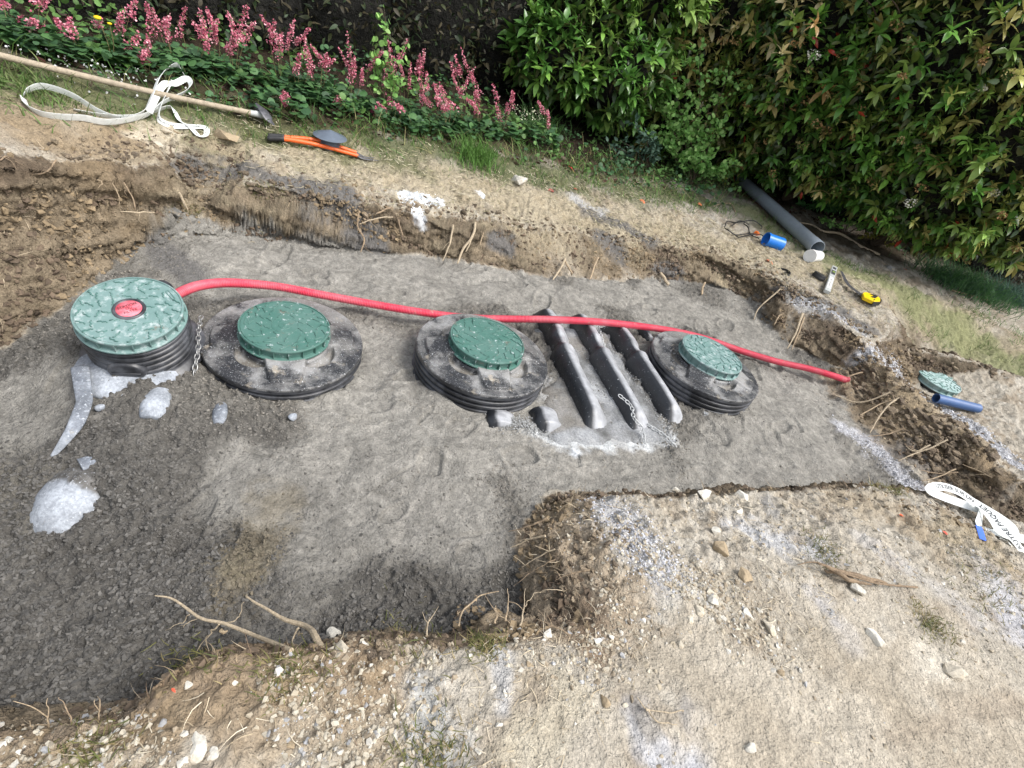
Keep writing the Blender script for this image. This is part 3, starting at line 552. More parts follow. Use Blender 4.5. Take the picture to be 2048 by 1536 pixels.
h_ = mb.obj('corrugated_hose', M_hose); tag(h_, 'red corrugated hose snaking past the lids to the earth ridge', 'hose')

# ------------------------------------------------------------------ chains
M_chain = mat('galvanised_steel', (.42, .42, .41), .4, metal=.7, noise=(90, .4)); M_chaind = mat('dusty_chain', (.5, .51, .51), .8, noise=(90, .3))
def chain(px, lab, m, L=.03, w=.0042, sag=None, dz=.008):
    p = [P(*q) if len(q) == 3 else ground_pt(*q, dz) for q in px]; p = spline(p, 400); dl = np.concatenate([[0], np.cumsum(np.linalg.norm(np.diff(p, axis=0), axis=1))]); n = int(dl[-1] / (L * .78))
    r = thing('chain', lab, 'chain', p[0]); a = np.arange(20) * tau / 20; rx = np.sign(np.cos(a)) * np.abs(np.cos(a))**.8 * L / 2; ry = np.sin(a) * L * .3
    link_v, link_f = tube(np.stack([rx, ry, 0 * a], 1), w / 2 * 1.15, 7, True)
    for i in range(min(n, 98)):
        s = (i + .5) * L * .78; c = np.array([np.interp(s, dl, p[:, k]) for k in range(3)]); c2 = np.array([np.interp(s + .005, dl, p[:, k]) for k in range(3)]); t = c2 - c; t /= np.linalg.norm(t)
        u = np.cross(t, (.3, .2, 1)); u /= np.linalg.norm(u); w_ = np.cross(t, u); ang = (i % 2) * pi / 2 + .6; U = u * cos(ang) + w_ * sin(ang); Mx = np.stack([t, U, np.cross(t, U)], 1)
        mb = MB(); mb.add(link_v @ Mx.T + c - p[0], link_f); mb.obj('link', m, r)
chain([(402, 632, .1), (397, 665, .1), (396, 700, .08), (391, 730, .05), (388, 752, .02)], 'short galvanised chain hanging between the red-badged lid and its neighbour', M_chain, .032)
chain([(1240, 800, .045), (1262, 825, .04), (1280, 840, .035), (1325, 868, .03), (1345, 888, .01), (1355, 897, .0)], 'dusty chain running down between middle and right ribs', M_chaind, .03)
chain([(1238, 790, .13), (1262, 812, .11), (1268, 836, .1), (1284, 856, .06), (1288, 878, .03), (1291, 895, .0)], 'dusty chain curling down over the lower end of the middle rib', M_chaind, .03)
chain([(1196, 652, .045), (1202, 670, .045), (1208, 690, .04), (1216, 712, .04), (1228, 735, .045)], 'dusty chain starting under the red hose between two ribs', M_chaind, .03)
#STAGE3
# ------------------------------------------------------------------ tools and fittings on the banks
M_wood = mat('weathered_wood', (.36, .3, .22), .75, noise=[(40, .25), (200, .2)], bump=[(150, .002, 4)]); M_steel = mat('worn_steel', (.1, .1, .11), .5, metal=.5, noise=(60, .4)); M_wht = mat('white_plastic', (.78, .78, .76), .5, noise=(30, .08))
M_web = mat('white_webbing', (.74, .76, .74), .75, noise=[(40, .08), (400, .1)], bump=[(600, .001, 2)]); M_print = mat('webbing_print', (.035, .04, .045), .7); M_gpipe = mat('grey_pipe', (.29, .33, .375), .38, noise=[(6, .1), (40, .1)], dust=((.34, .34, .33), 12, .66, .08))
M_blue = mat('blue_plastic', (.01, .17, .62), .35, noise=(20, .1)); M_bpipe = mat('blue_pipe', (.05, .11, .26), .45, noise=(20, .15)); M_rub = mat('black_rubber', (.02, .02, .021), .55, noise=(40, .3)); M_or = mat('orange_paint', (.75, .13, .025), .4, noise=(50, .25)); M_slate = mat('slate_grey_plastic', (.11, .135, .17), .35, noise=(30, .15)); M_yel = mat('yellow_plastic', (.85, .58, .01), .4, noise=(40, .08)); M_alu = mat('grey_alloy', (.45, .47, .46), .45, noise=(50, .15))
def rel(mb, o): mb.v = [v - np.array(o.location) for v in mb.v]; return mb
def part(o, name, m, vf, smooth=True):
    mb = MB()
    for v, f in (vf if isinstance(vf, list) else [vf]): mb.add(v, f)
    q = rel(mb, o).obj(name, m, o, smooth)
    if smooth: q.data.set_sharp_from_angle(angle=R(40))
    return q
def frame(a, b_):                                   # x along a->b, z up-ish
    t = b_ - a; L = np.linalg.norm(t); t = t / L; s = np.cross((0, 0, 1), t); s /= np.linalg.norm(s); return np.stack([t, s, np.cross(t, s)], 1), L
def cyl(a, b_, r, r2=None, seg=32, inner=None):
    """profile along an axis; inner = wall thickness -> open tube"""
    Mx, L = frame(np.array(a, float), np.array(b_, float)); Mz = Mx[:, [1, 2, 0]]; r2 = r2 or r
    pr = [(0, 0), (r, 0), (r2, L), (0, L)] if inner is None else [(r - inner, L), (r - inner, 0), (r, 0), (r2, L), (r2 - inner, L), (r2 - inner, L * .5), (r - inner, 0)][:]
    if inner is not None: pr = [(r - inner, 0), (r, 0), (r2, L), (r2 - inner, L), (r - inner, 0)]
    v, f = lathe(pr, seg); return v @ Mz.T + np.array(a), f
# rake-like hoe
a = ground_pt(2, 150, .1); b_ = ground_pt(533, 243, .05); r = thing('hoe', 'long wooden hoe handle lying across the white sling at upper left', 'hoe', b_); 
Mx, L = frame(a, b_); pth = a + (b_ - a) * np.linspace(0, 1, 40)[:, None]; pth[:, 2] += .012 * np.sin(np.linspace(0, pi, 40)) * -1
part(r, 'handle', M_wood, tube(pth[:38], .0165, 12)); part(r, 'socket', M_alu, tube(pth[36:] + 0, [.018, .02, .022, .018], 12))
h0 = P(512, 206, b_[2] + .06); h1 = P(549, 250, b_[2] - .03); hm = P(534, 232, b_[2] + .015); pp = spline([h0, P(527, 222, b_[2] + .035), hm, P(542, 243, b_[2] - .01), h1], 24); part(r, 'blade', M_steel, tube(pp, np.interp(np.linspace(0, 1, 24), [0, .25, .6, .8, 1], [.008, .03, .03, .012, .006]), 12, flat=.16)); 
part(r, 'back_spur', M_steel, tube(spline([P(498, 213, b_[2] + .0), P(512, 217, b_[2] + .02), hm], 12), [.006] * 6 + [.009] * 6, 8))

# webbing slings
def ribbon(o, px, width, sidefn, name='webbing', text=None, n=320, th=.0032, m=None, absz=None):
    c = spline([ground_pt(q[0], q[1], q[2]) if absz is None else P(q[0], q[1], absz + q[2]) for q in px], n); t = np.gradient(c, axis=0); t /= np.linalg.norm(t, axis=1)[:, None]
    up = np.array([sidefn(i / (n - 1)) for i in range(n)]); lean = up[:, :1]; hz = np.cross(t, (0, 0, 1)); hz /= np.linalg.norm(hz, axis=1)[:, None]
    s = hz * np.cos(lean) + np.array([0, 0, 1]) * np.sin(lean); s -= t * np.sum(s * t, 1)[:, None]; s /= np.linalg.norm(s, axis=1)[:, None]; nr = np.cross(s, t); nr *= np.where(nr[:, 2:] < 0, -1, 1)
    us = np.linspace(-.5, .5, 7); V = []
    for sg in (1, -1): V.append(c[:, None] + s[:, None] * (us * width)[None, :, None] + nr[:, None] * (sg * th / 2 * (1 - .5 * (np.abs(us) > .45)))[None, :, None])
    V = np.stack(V, 1).reshape(n, 14, 3); order = list(range(7)) + list(range(13, 6, -1)); V = V[:, order].reshape(-1, 3); i = np.arange(n - 1)[:, None]; j = np.arange(14)[None]; j2 = (j + 1) % 14
    w = part(o, name, m or M_web, (V, [np.stack([i * 14 + j, i * 14 + j2, (i + 1) * 14 + j2, (i + 1) * 14 + j], -1).reshape(-1, 4), np.arange(14)[None], (np.arange(14)[::-1] + (n - 1) * 14)[None]]))
    dl = np.concatenate([[0], np.cumsum(np.linalg.norm(np.diff(c, axis=0), axis=1))])
    for (txt, s0, size, flip) in (text or []):
        me = text_mesh(txt, size, size * .02, .0002); tv = np.zeros(len(me.vertices) * 3); me.vertices.foreach_get('co', tv); tv = tv.reshape(-1, 3)
        x = s0 * dl[-1] + tv[:, 0] * flip; y = tv[:, 1] * flip; g_ = lambda A_: np.stack([np.interp(x, dl, A_[:, k]) for k in range(3)], 1)
        q = g_(c) + g_(s) * y[:, None] * -1 + g_(nr) * (th / 2 + .0006 + tv[:, 2:3]) - np.array(o.location); me.vertices.foreach_set('co', q.ravel()); link('lettering', me, M_print, w)
    return w
sl_ = thing('lifting_sling', 'crumpled white webbing sling looped under the wooden hoe handle', 'sling', ground_pt(250, 240))
TXT = 'NE PAS REUTILISER SUR UN AUTRE PAQUET'
ribbon(sl_, [(50, 205, .03), (62, 199, .04), (95, 201, .05), (150, 219, .05), (200, 236, .04), (245, 248, .03), (288, 244, .05), (308, 222, .08), (322, 195, .1), (338, 170, .1), (358, 163, .08), (374, 172, .05)], .034, lambda t: (1.05 + .2 * sin(t * 7),), text=[(TXT, .86, .014, 1)])
ribbon(sl_, [(50, 207, .02), (58, 224, .02), (85, 240, .025), (125, 250, .03), (170, 257, .03), (215, 258, .03), (262, 250, .03), (300, 238, .04), (330, 222, .05), (368, 212, .06), (384, 197, .06), (376, 184, .06), (352, 186, .06), (332, 200, .07), (312, 222, .06), (300, 240, .05)], .036, lambda t: (.95 + .3 * sin(t * 5),), text=[(TXT, .2, .02, -1)])
ribbon(sl_, [(150, 232, .01), (190, 240, .012), (240, 240, .014), (290, 230, .02), (320, 226, .03), (345, 226, .03), (360, 245, .02), (380, 262, .02), (398, 282, .015), (412, 280, .015), (412, 266, .02), (385, 262, .02), (350, 259, .015), (328, 254, .015), (318, 243, .03), (326, 225, .06), (345, 205, .08)], .032, lambda t: (.6 + .5 * sin(t * 9),), text=[(TXT, .74, .012, -1)])
sr = thing('lifting_sling', 'white webbing sling with black lettering and a blue tag on the right bank', 'sling', ground_pt(1950, 1030))
ribbon(sr, [(1975, 1024, .03), (1950, 1016, .025), (1915, 1004, .02), (1882, 992, .02), (1861, 982, .02), (1866, 974, .03), (1890, 974, .035), (1918, 984, .035), (1945, 1002, .03), (1972, 1018, .03), (2000, 1035, .03), (2022, 1052, .03), (2032, 1072, .03), (2060, 1082, .03), (2110, 1100, .03)], .046, lambda t: (.4 - .75 * sstep(.28, .4, t),), text=[('UTILISER SUR UN', .45, .029, 1)], absz=.225)
ribbon(sr, [(1950, 1004, .06), (1975, 1022, .06), (1992, 1040, .06), (2012, 1062, .06), (2030, 1082, .055), (2050, 1110, .03), (2090, 1150, .03)], .048, lambda t: (-.25,), text=[('AUTRE PAQUET', .36, .036, -1), ('UN', .78, .026, -1)], absz=.225)
ribbon(sr, [(1962, 1016, .03), (1960, 1035, .025), (1958, 1052, .02), (1972, 1060, .02), (2000, 1068, .02), (2025, 1080, .02), (2050, 1100, .02), (2090, 1130, .02)], .05, lambda t: (.6 - .4 * sstep(.1, .4, t),), absz=.225)
ribbon(sr, [(1975, 1030, .02), (1990, 1050, .015), (2005, 1075, .012), (2030, 1105, .012), (2060, 1140, .012), (2090, 1170, .012)], .06, lambda t: (.1,), absz=.225)
ribbon(sr, [(1957, 1052, .05), (1960, 1060, .045), (1963, 1070, .04), (1966, 1080, .035)], .035, lambda t: (0.,), 'blue_tag', n=20, absz=.225, m=mat('blue_tag', (.02, .12, .62), .5))

# loppers
b0 = ground_pt(600, 290); r = thing('loppers', 'orange-handled loppers with black grips lying beside the cone cap', 'loppers', b0)
for q in (((535, 284), (572, 292), (640, 305), (715, 316)), ((536, 278), (573, 284), (640, 295), (712, 311))):
    p = spline([ground_pt(*k, .03) for k in q], 40); part(r, 'handle', M_or, tube(p[11:], np.linspace(.015, .012, 29), 10)); part(r, 'grip', M_rub, tube(p[:13], [.014] + [.018] * 11 + [.016], 12))
part(r, 'blade', M_steel, [tube(spline([ground_pt(708, 313, .025), ground_pt(728, 320, .02), ground_pt(757, 324, .012)], 14), np.interp(np.linspace(0, 1, 14), [0, .3, 1], [.014, .016, .003]), 10, flat=.35), tube(spline([ground_pt(712, 311, .03), ground_pt(730, 318, .025), ground_pt(748, 321, .02)], 14), np.linspace(.012, .004, 14), 10, flat=.4)])
part(r, 'pivot', M_alu, cyl(ground_pt(714, 314, .03), ground_pt(714, 314, .045), .008))
# vent cap
c = ground_pt(659, 297); r = thing('vent_cap', 'slate grey conical vent cap standing behind the orange loppers', 'vent cap', c); sc_ = 1.0
v, f = lathe([(0, .105), (.006, .104), (.105, .066), (.11, .063), (.109, .06), (.1, .062), (.05, .07)], 64); part(r, 'cone', M_slate, (v + c, f))
pr = [(.066, -.01), (.066, .02)]; 
for k in range(4): pr += [(.062, .022 + k * .009), (.062, .027 + k * .009), (.067, .028 + k * .009), (.067, .031 + k * .009)]
v, f = lathe(pr, 40); part(r, 'slotted_base', M_slate, (v + c, f))
# long grey pipe
a = ground_pt(1466, 358, .07); b_ = ground_pt(1624, 512, .07); Mx, L = frame(a, b_); Mz = Mx[:, [1, 2, 0]]; r = thing('drain_pipe', 'long grey plastic drain pipe lying out from under the bushes', 'pipe', b_)
v, f = lathe([(.066, 0), (.07, 0), (.0705, L - .14), (.0735, L - .13), (.0735, L - .004), (.071, L), (.068, L), (.066, L - .01), (.066, 0)], 48); q = part(r, 'barrel', M_gpipe, (v @ Mz.T + a, f))
# blue sleeve
a = ground_pt(1524, 491, .062); b_ = ground_pt(1556, 499, .06); r = thing('pipe_sleeve', 'short bright blue plastic pipe sleeve on the dry grass', 'pipe sleeve', a); part(r, 'tube', M_blue, cyl(a, b_, .062, .066, inner=.004)); part(r, 'lip', M_blue, cyl(a + (a - b_) * .02, a + (b_ - a) * .07, .066, .066, inner=.005))
# blue buried pipe in the side trench
a = P(1872, 796, .0); b_ = P(1956, 817, .01); r = tag(link('buried_pipe', None), 'dull blue pipe crossing the side trench below the pale lid', 'pipe') ; r.location = a; part(r, 'tube', M_bpipe, cyl(b_, a, .038, .038, inner=.004)); 
# white end cap
a = ground_pt(1613, 524, .05); b_ = ground_pt(1632, 520, .045); r = thing('end_cap', 'round white plastic cap leaning at the open end of the grey pipe', 'pipe cap', a); part(r, 'skirt', M_wht, cyl(a, b_, .056, .052)); part(r, 'flange', M_wht, cyl(a - (b_ - a) * .1, a + (b_ - a) * .12, .062, .062))
# black caps
def ringcap(px, lab, closed, tl):
    c = ground_pt(*px); r = thing('rubber_cap', lab, 'pipe cap', c, 'black rubber caps near the level'); pr = [(.0, .008), (.05, .008), (.053, .03), (.058, .031), (.06, .028), (.06, .002), (0, 0)] if not closed else [(0, .046), (.052, .045), (.056, .042), (.058, .02), (.06, .0), (0, 0)]
    v, f = lathe(pr, 48); q = part(r, 'shell', M_rub, (v + c, f)); r.rotation_euler = tl
    v, f = lathe([(.0605, .014), (.0625, .016), (.0625, .02), (.0605, .022)], 48); part(r, 'rib', M_rub, (v + c, f))
ringcap((1569, 543), 'open shallow black rubber cap showing its hollow side', False, (.1, -.2, 0)); ringcap((1635, 556), 'closed black rubber cap with its flat face up', True, (-.1, .12, 0))
# spirit level
a = ground_pt(1665, 540, .035); b_ = ground_pt(1651, 587, .035); Mx, L = frame(a, b_); r = thing('spirit_level', 'short grey alloy spirit level lying beside the saw', 'spirit level', (a + b_) / 2)
mid_ = (a + b_) / 2
def lb(c, s): return box(mid_ + Mx @ np.array(c), s, Mx)
part(r, 'body', M_alu, lb((0, 0, 0), (L, .05, .03)), False); bevel(r.children[0], .003)
part(r, 'label', M_wht, lb((L * .2, 0, .0165), (L * .42, .034, .002)), False); part(r, 'vial_window', M_steel, lb((-L * .22, 0, .0165), (L * .16, .036, .003)), False); part(r, 'vial_window', M_steel, lb((-L * .4, 0, .0165), (L * .07, .03, .003)), False)
v_ = part(r, 'vial', mat('vial_green', (.35, .5, .1), .2), cyl(mid_ + Mx @ np.array((-L * .22, -.012, .02)), mid_ + Mx @ np.array((-L * .22, .012, .02)), .006), True)
part(r, 'lettering', M_steel, [lb((L * (.08 + .035 * k), .003 * (-1)**k, .0182), (L * .012, .018 - .004 * (k % 3), .001)) for k in range(8)], False)
# hand saw
r = thing('hand_saw', 'hand saw with dark curved blade and yellow and black handle', 'saw', ground_pt(1735, 605))
ed = spline([ground_pt(1677, 551, .03), ground_pt(1690, 575, .03), ground_pt(1708, 592, .03), ground_pt(1722, 601, .035)], 40); t_ = np.gradient(ed, axis=0); t_ /= np.linalg.norm(t_, axis=1)[:, None]; sd_ = np.cross((0, 0, 1), t_); w0 = np.linspace(.012, .036, 40); zig = .004 * (np.arange(40) % 2)
A1 = ed - sd_ * (w0 + zig)[:, None]; A2 = ed + sd_ * w0[:, None]; V_ = np.concatenate([A1, A2, A1 - [0, 0, .002], A2 - [0, 0, .002]]); k = np.arange(39); F_ = [np.stack([k, k + 1, 41 + k, 40 + k], 1), np.stack([80 + k, 120 + k, 121 + k, 81 + k], 1), np.stack([k, 80 + k, 81 + k, k + 1], 1), np.stack([40 + k, 41 + k, 121 + k, 120 + k], 1)]
part(r, 'blade', M_steel, (V_, F_), False)
def outline(px, z, h, holes=None):
    q = np.array([ground_pt(*p_, z) for p_ in px]); q[:, 2] = q[:, 2].mean() * .5 + q[:, 2] * .5; n = len(q); V = np.vstack([q, q - [0, 0, h]]); k = np.arange(n); return V, [np.stack([k, (k + 1) % n, n + (k + 1) % n, n + k], 1)[:, ::-1], k[None], (k[::-1] + n)[None]]
part(r, 'handle', M_yel, outline([(1716, 598), (1722, 596), (1732, 599), (1745, 603), (1752, 608), (1750, 615), (1738, 615), (1728, 610), (1719, 605)], .055, .03), False); bevel(r.children[-1], .004)
part(r, 'grip_heel', M_rub, outline([(1737, 611), (1752, 607), (1755, 611), (1752, 617), (1738, 617)], .058, .035), False)
part(r, 'grip_inlay', M_rub, outline([(1727, 600), (1737, 601), (1746, 605), (1740, 609), (1731, 606), (1735, 605), (1738, 604), (1732, 602)], .0575, .004), False)
# black cable
r = thing('cable', 'loops of thin black cable tangled with an orange scrap near the blue sleeve', 'cable', ground_pt(1480, 470))
for q in ([(1446, 460), (1450, 451), (1470, 449), (1500, 450), (1520, 457), (1518, 464)], [(1447, 462), (1452, 470), (1468, 475), (1490, 477), (1508, 473)], [(1468, 478), (1472, 484), (1490, 477), (1515, 479), (1527, 488)], [(1485, 452), (1492, 462), (1498, 474), (1512, 486)], [(1460, 458), (1475, 450), (1496, 452)]):
    part(r, 'cable_loop', M_rub, tube(spline([ground_pt(*k, .02 + .02 * (i % 2)) for i, k in enumerate(q)], 50), .0055, 6))
c = ground_pt(1512, 470, .01); v, f = ell((0, 0, 0), (.022, .032, .018), .5, 10); v += .01 * rng.standard_normal(v.shape) * .6; part(r, 'orange_scrap', mat('orange_plastic', (.9, .22, .02), .5), (v + c, f), False)

# ------------------------------------------------------------------ stones
M_lime = mat('limestone', attr='Col', rough=.85, noise=[(25, .15), (120, .15)], dust=((.35, .27, .17), 18, .62, .1), bump=[(60, .006, 5)])
def hull(seed, s, n=16):
    rr = np.random.default_rng(seed); p = rr.standard_normal((n, 3)); p /= np.linalg.norm(p, axis=1)[:, None]; p *= rr.uniform(.75, 1.05, (n, 1)); p = p * s; bm = bmesh.new(); [bm.verts.new(q) for q in p]; bmesh.ops.convex_hull(bm, input=bm.verts)
    for v in [v for v in bm.verts if not v.link_faces]: bm.verts.remove(v)
    bmesh.ops.bevel(bm, geom=bm.edges[:], offset=min(s) * .09, segments=1, affect='EDGES', clamp_overlap=True); bmesh.ops.triangulate(bm, faces=bm.faces[:]); bm.verts.ensure_lookup_table(); V = np.array([v.co[:] for v in bm.verts]); F = np.array([[v.index for v in f.verts] for f in bm.faces]); bm.free(); return V, F
def depth_at(p): return float((p - np.array([0, 0, CH])) @ np.array(_f))
STONES = [  # px, py, width px, height px, angle in photo, tone, label
 (1038, 368, 44, 30, 5, 0, 'blocky pale limestone alone on the dry grass above the far pit edge'), (450, 275, 66, 36, 12, 2, 'tan flat rock at the tail of the white sling'), (310, 288, 36, 18, 5, 1, 'pale flat stone half sunk left of the sling tail'), (330, 268, 44, 14, 0, 1, 'low cream slab behind the sunk stone near the sling tail'),
 (1404, 992, 32, 42, 50, 0, 'pointed pale slab standing on the near bank edge'), (1488, 996, 46, 26, 25, 0, 'wide white slab on the near bank edge right of the pointed slab'), (1349, 981, 18, 14, 10, 0, 'small round white stone at the sand below the pointed slab'), (1476, 1024, 16, 22, 50, 0, 'small oblong stone just below the wide white slab'),
 (1432, 1062, 22, 18, 40, 0, 'small white stone under the pointed slab on the gravel'), (1440, 1102, 44, 36, 0, 2, 'rounded brown clod in the middle of the near bank'), (1486, 1152, 34, 30, 0, 2, 'tan round clod above the white stone cluster'), (1424, 1205, 34, 22, 35, 0, 'bright white stone topping the stone cluster'), (1400, 1222, 28, 26, 20, 1, 'grey tan stone in the middle of the stone cluster'), (1422, 1190, 34, 16, 20, 1, 'flat cream stone behind the bright white stone'),
 (1448, 1238, 20, 14, 20, 0, 'little pale stone at the right foot of the cluster'), (1495, 1228, 20, 30, -30, 0, 'upright oblong stone right of the stone cluster'), (1540, 1260, 24, 38, -45, 1, 'long slanting cream stone right of the cluster'), (1518, 1222, 16, 12, 0, 0, 'small chip beside the upright oblong stone'), (1380, 1242, 16, 18, -30, 1, 'small slab at the left foot of the cluster'),
 (1710, 1182, 40, 28, 30, 0, 'pale cracked stone below the dry branch'), (1748, 1278, 50, 28, 40, 0, 'long cream stone flush with the near bank at right'), (1096, 1272, 24, 24, 20, 0, 'lone white stone on the slope of the near bank corner'), (1196, 1282, 22, 18, 0, 0, 'whitish pebble pair left one, below the brown corner'), (1220, 1276, 16, 14, 40, 0, 'whitish pebble right of its larger pair'),
 (1500, 1498, 24, 30, 60, 0, 'bright white chip near the bottom edge'), (1210, 1398, 26, 34, -10, 2, 'tan stone in the bottom gravel streak'), (396, 1500, 40, 58, -45, 0, 'largest white stone at the bottom left'), (428, 1512, 30, 26, -30, 0, 'cream stone leaning on the largest white stone'), (366, 1530, 26, 24, -20, 0, 'white stone at the bottom frame edge by the large one'), (372, 1472, 22, 16, -30, 0, 'chalky stone above the largest white stone'),
 (20, 1484, 28, 14, -20, 0, 'flat white stone at the far left bottom corner'), (40, 1505, 18, 12, 0, 0, 'small cream stone below the flat corner stone'), (30, 1530, 34, 18, 5, 0, 'half hidden white stone at the left bottom frame edge'), (668, 1272, 34, 38, -60, 0, 'cracked white stone at the root of the forked bare branch'), (686, 1296, 34, 32, 20, 1, 'mottled stone beside the forked bare branch'), (445, 1260, 22, 14, 0, 2, 'tan pebble resting on dark sand beneath the long bare root'),
 (375, 1370, 26, 16, -10, 0, 'white stone tucked under the brown clod at the sand edge'), (345, 1360, 40, 44, 10, 3, 'brown soil clod at the edge of the dark sand'), (470, 1372, 14, 12, 0, 0, 'small white pebble in the brown slope'), (310, 1410, 34, 26, 10, 3, 'flat brown clod above the bottom left stones'), (1780, 537, 26, 16, 30, 4, 'smooth grey stone in the grass by the fallen branch'),
 (585, 1490, 24, 18, -30, 2, 'tan stone in the bottom gravel left of centre'), (700, 1300, 20, 14, 0, 3, 'brown crumb stone by the mossy turf'), (987, 1372, 16, 16, 10, 0, 'white square pebble on the near bank'), (1010, 1388, 14, 18, -40, 0, 'narrow white pebble right of the square one'), (1000, 1450, 20, 16, 0, 0, 'pale pebble in the grey streak'), (960, 1500, 22, 14, 20, 0, 'pale flat pebble near the bottom centre'),
 (1060, 1330, 20, 12, 10, 2, 'tan pebble on the light soil'), (195, 815, 1, 1, 0, 0, ''), (350, 426, 36, 20, 5, 4, 'grey sandy lump in the wall hollow under a white root'), (1900, 1145, 1, 1, 0, 0, ''), (1560, 1345, 18, 14, 0, 2, 'small tan stone on the smooth trodden soil'), (1905, 1345, 52, 40, 20, 1, 'broad cream stone flush in the soil at lower right'), (1360, 1290, 18, 14, 15, 1, 'cream pebble under the stone cluster')]
TONE = [(.6, .57, .5), (.5, .45, .36), (.36, .28, .18), (.2, .15, .1), (.24, .235, .22)]
for k, (px, py, w, h, an, tn, lab) in enumerate(STONES):
    if w < 2: continue
    c = ground_pt(px, py); dpt = depth_at(c); sx_, sz_ = w / 2 * dpt / FPX, h / 2 * dpt / FPX; V_, F_ = hull(100 + k, (sx_ * 1.05, sz_ * 1.3, min(sx_, sz_) * (.75 if tn != 3 else .6)), 14); al = -R(an) + .1
    c_, s2 = cos(al - .3), sin(al - .3); V_ = V_ @ np.array([[c_, s2, 0], [-s2, c_, 0], [0, 0, 1]]); V_[:, 2] += .008 * fbm(V_[:, 0], V_[:, 1], 30, 2, k) * sx_ / .05
    mb = MB(); mb.add(V_, [F_], np.array(TONE[tn]) * rng.uniform(.85, 1.12)); o = mb.obj('stone' if tn != 3 else 'soil_clod', M_lime, None, False, True, loc=(c[0], c[1], c[2] + min(sx_, sz_) * .25)); tag(o, lab, 'stone' if tn != 3 else 'clod', 'loose stones on the banks')

# ------------------------------------------------------------------ scattered stuff: gravel, crumbs, straw, grass
def scatter(name, V, F, pos, rot, scl, col, m, kind='stuff', smooth=False, label=None):
    """V template; pos (n,3); rot (n,3,3); scl (n,3)"""
    n = len(pos); W_ = np.einsum('nij,nkj->nki', rot, V[None] * scl[:, None]) + pos[:, None]; k = len(V); Fs = [(f[None] + (np.arange(n) * k)[:, None, None]).reshape(-1, f.shape[1]) for f in F]
    o = link(name, mesh_np(name, W_.reshape(-1, 3), Fs, np.repeat(col, k, 0), smooth), m); return tag(o, label, None, None, kind)
def rotz(a, tx=None, ty=None):
    n = len(a); c_, s_ = np.cos(a), np.sin(a); Rz = np.zeros((n, 3, 3)); Rz[:, 0, 0] = c_; Rz[:, 0, 1] = -s_; Rz[:, 1, 0] = s_; Rz[:, 1, 1] = c_; Rz[:, 2, 2] = 1
    if tx is not None: c_, s_ = np.cos(tx), np.sin(tx); Rx = np.zeros((n, 3, 3)); Rx[:, 0, 0] = 1; Rx[:, 1, 1] = c_; Rx[:, 1, 2] = -s_; Rx[:, 2, 1] = s_; Rx[:, 2, 2] = c_; Rz = Rz @ Rx
    return Rz
def inframe(x, y, z, mrg=60):
    X = np.stack([x, y, z - CH], -1); a_ = X @ np.array(_cx); b2 = X @ np.array(_cy); w_ = X @ np.array(_f); return (w_ > .05) & (np.abs(FPX * a_ / w_) < 1024 + mrg) & (np.abs(FPX * b2 / w_) < 768 + mrg)
def sample(n, x0, x1, y0, y1, fn):
    x = rng.uniform(x0, x1, n); y = rng.uniform(y0, y1, n); z = bil(HR, x, y); ok = inframe(x, y, z); x, y = x[ok], y[ok]; pr = fn(x, y); ok = rng.random(len(x)) < pr; return x[ok], y[ok]
def wallness(x, y): return sstep(.5, 1.1, np.hypot(bil(HR, x + .012, y) - bil(HR, x - .012, y), bil(HR, x, y + .012) - bil(HR, x, y - .012)) / .024)
def near_bank(x, y): return (sandxy(x, y) < -.01) * sstep(2.6, 2.2, y - .05 * x)
Vh, Fh = hull(3, (1, .8, .6), 11); Vh2, Fh2 = hull(9, (1, .75, .55), 10)
def rawhull(seed, s, n):
    rr = np.random.default_rng(seed); p = rr.standard_normal((n, 3)); p /= np.linalg.norm(p, axis=1)[:, None]; p *= s; bm = bmesh.new(); [bm.verts.new(q) for q in p]; bmesh.ops.convex_hull(bm, input=bm.verts); bm.verts.ensure_lookup_table(); V = np.array([v.co[:] for v in bm.verts]); bm.verts.index_update(); F = np.array([[v.index for v in f.verts] for f in bm.faces]); bm.free(); return V, F
Vh, Fh = rawhull(5, (1, .8, .62), 10); Vc, Fc = rawhull(11, (1, .85, .6), 9)
M_grav = mat('gravel', attr='Col', rough=.9, noise=(150, .2))
def gravel(x, y, smin, smax, cols, w, name, label, lift=.2, k=0, pw=3.):
    n = len(x); s = smin + (smax - smin) * rng.random(n)**pw; z = gh(x, y) + s * lift; ci = rng.choice(len(cols), n, p=np.array(w) / sum(w)); c = np.array(cols)[ci] * rng.uniform(.8, 1.2, (n, 1))
    return scatter(name, (Vh, Vh2)[k % 2], [(Fh, Fh2)[k % 2]], np.stack([x, y, z], 1), rotz(rng.uniform(0, tau, n), rng.uniform(-.5, .5, n)), s[:, None] * rng.uniform(.75, 1.2, (n, 3)), c, M_grav, label=label)
ST1 = XY([(1300,1200),(1420,1220),(1500,1260),(1560,1330)]); ST2 = XY([(60,1500),(400,1500),(560,1480),(760,1500)]); ST3 = XY([(1180,1290),(1250,1360),(1230,1440)]); ST4 = XY([(1210,1010),(1300,1120),(1400,1170)]); SMB = XY([(1500,1500),(1650,1420),(1850,1400),(2048,1500)])
def gd(x, y):
    p = .1 + .25 * sstep(1.2, .6, np.hypot(x, y) + 0 * x) + .9 * (1 - np.minimum(1, dpoly(x, y, ST1) / .22)) + .9 * (1 - np.minimum(1, dpoly(x, y, ST2) / .18)) + .8 * (1 - np.minimum(1, dpoly(x, y, ST3) / .12)) + .7 * (1 - np.minimum(1, dpoly(x, y, ST4) / .14)); p = p * sstep(-.5, .3, fbm(x, y, 5, 3, 51)); p *= 1 - .85 * sstep(.3, .1, dpoly(x, y, SMB)); return near_bank(x, y) * p
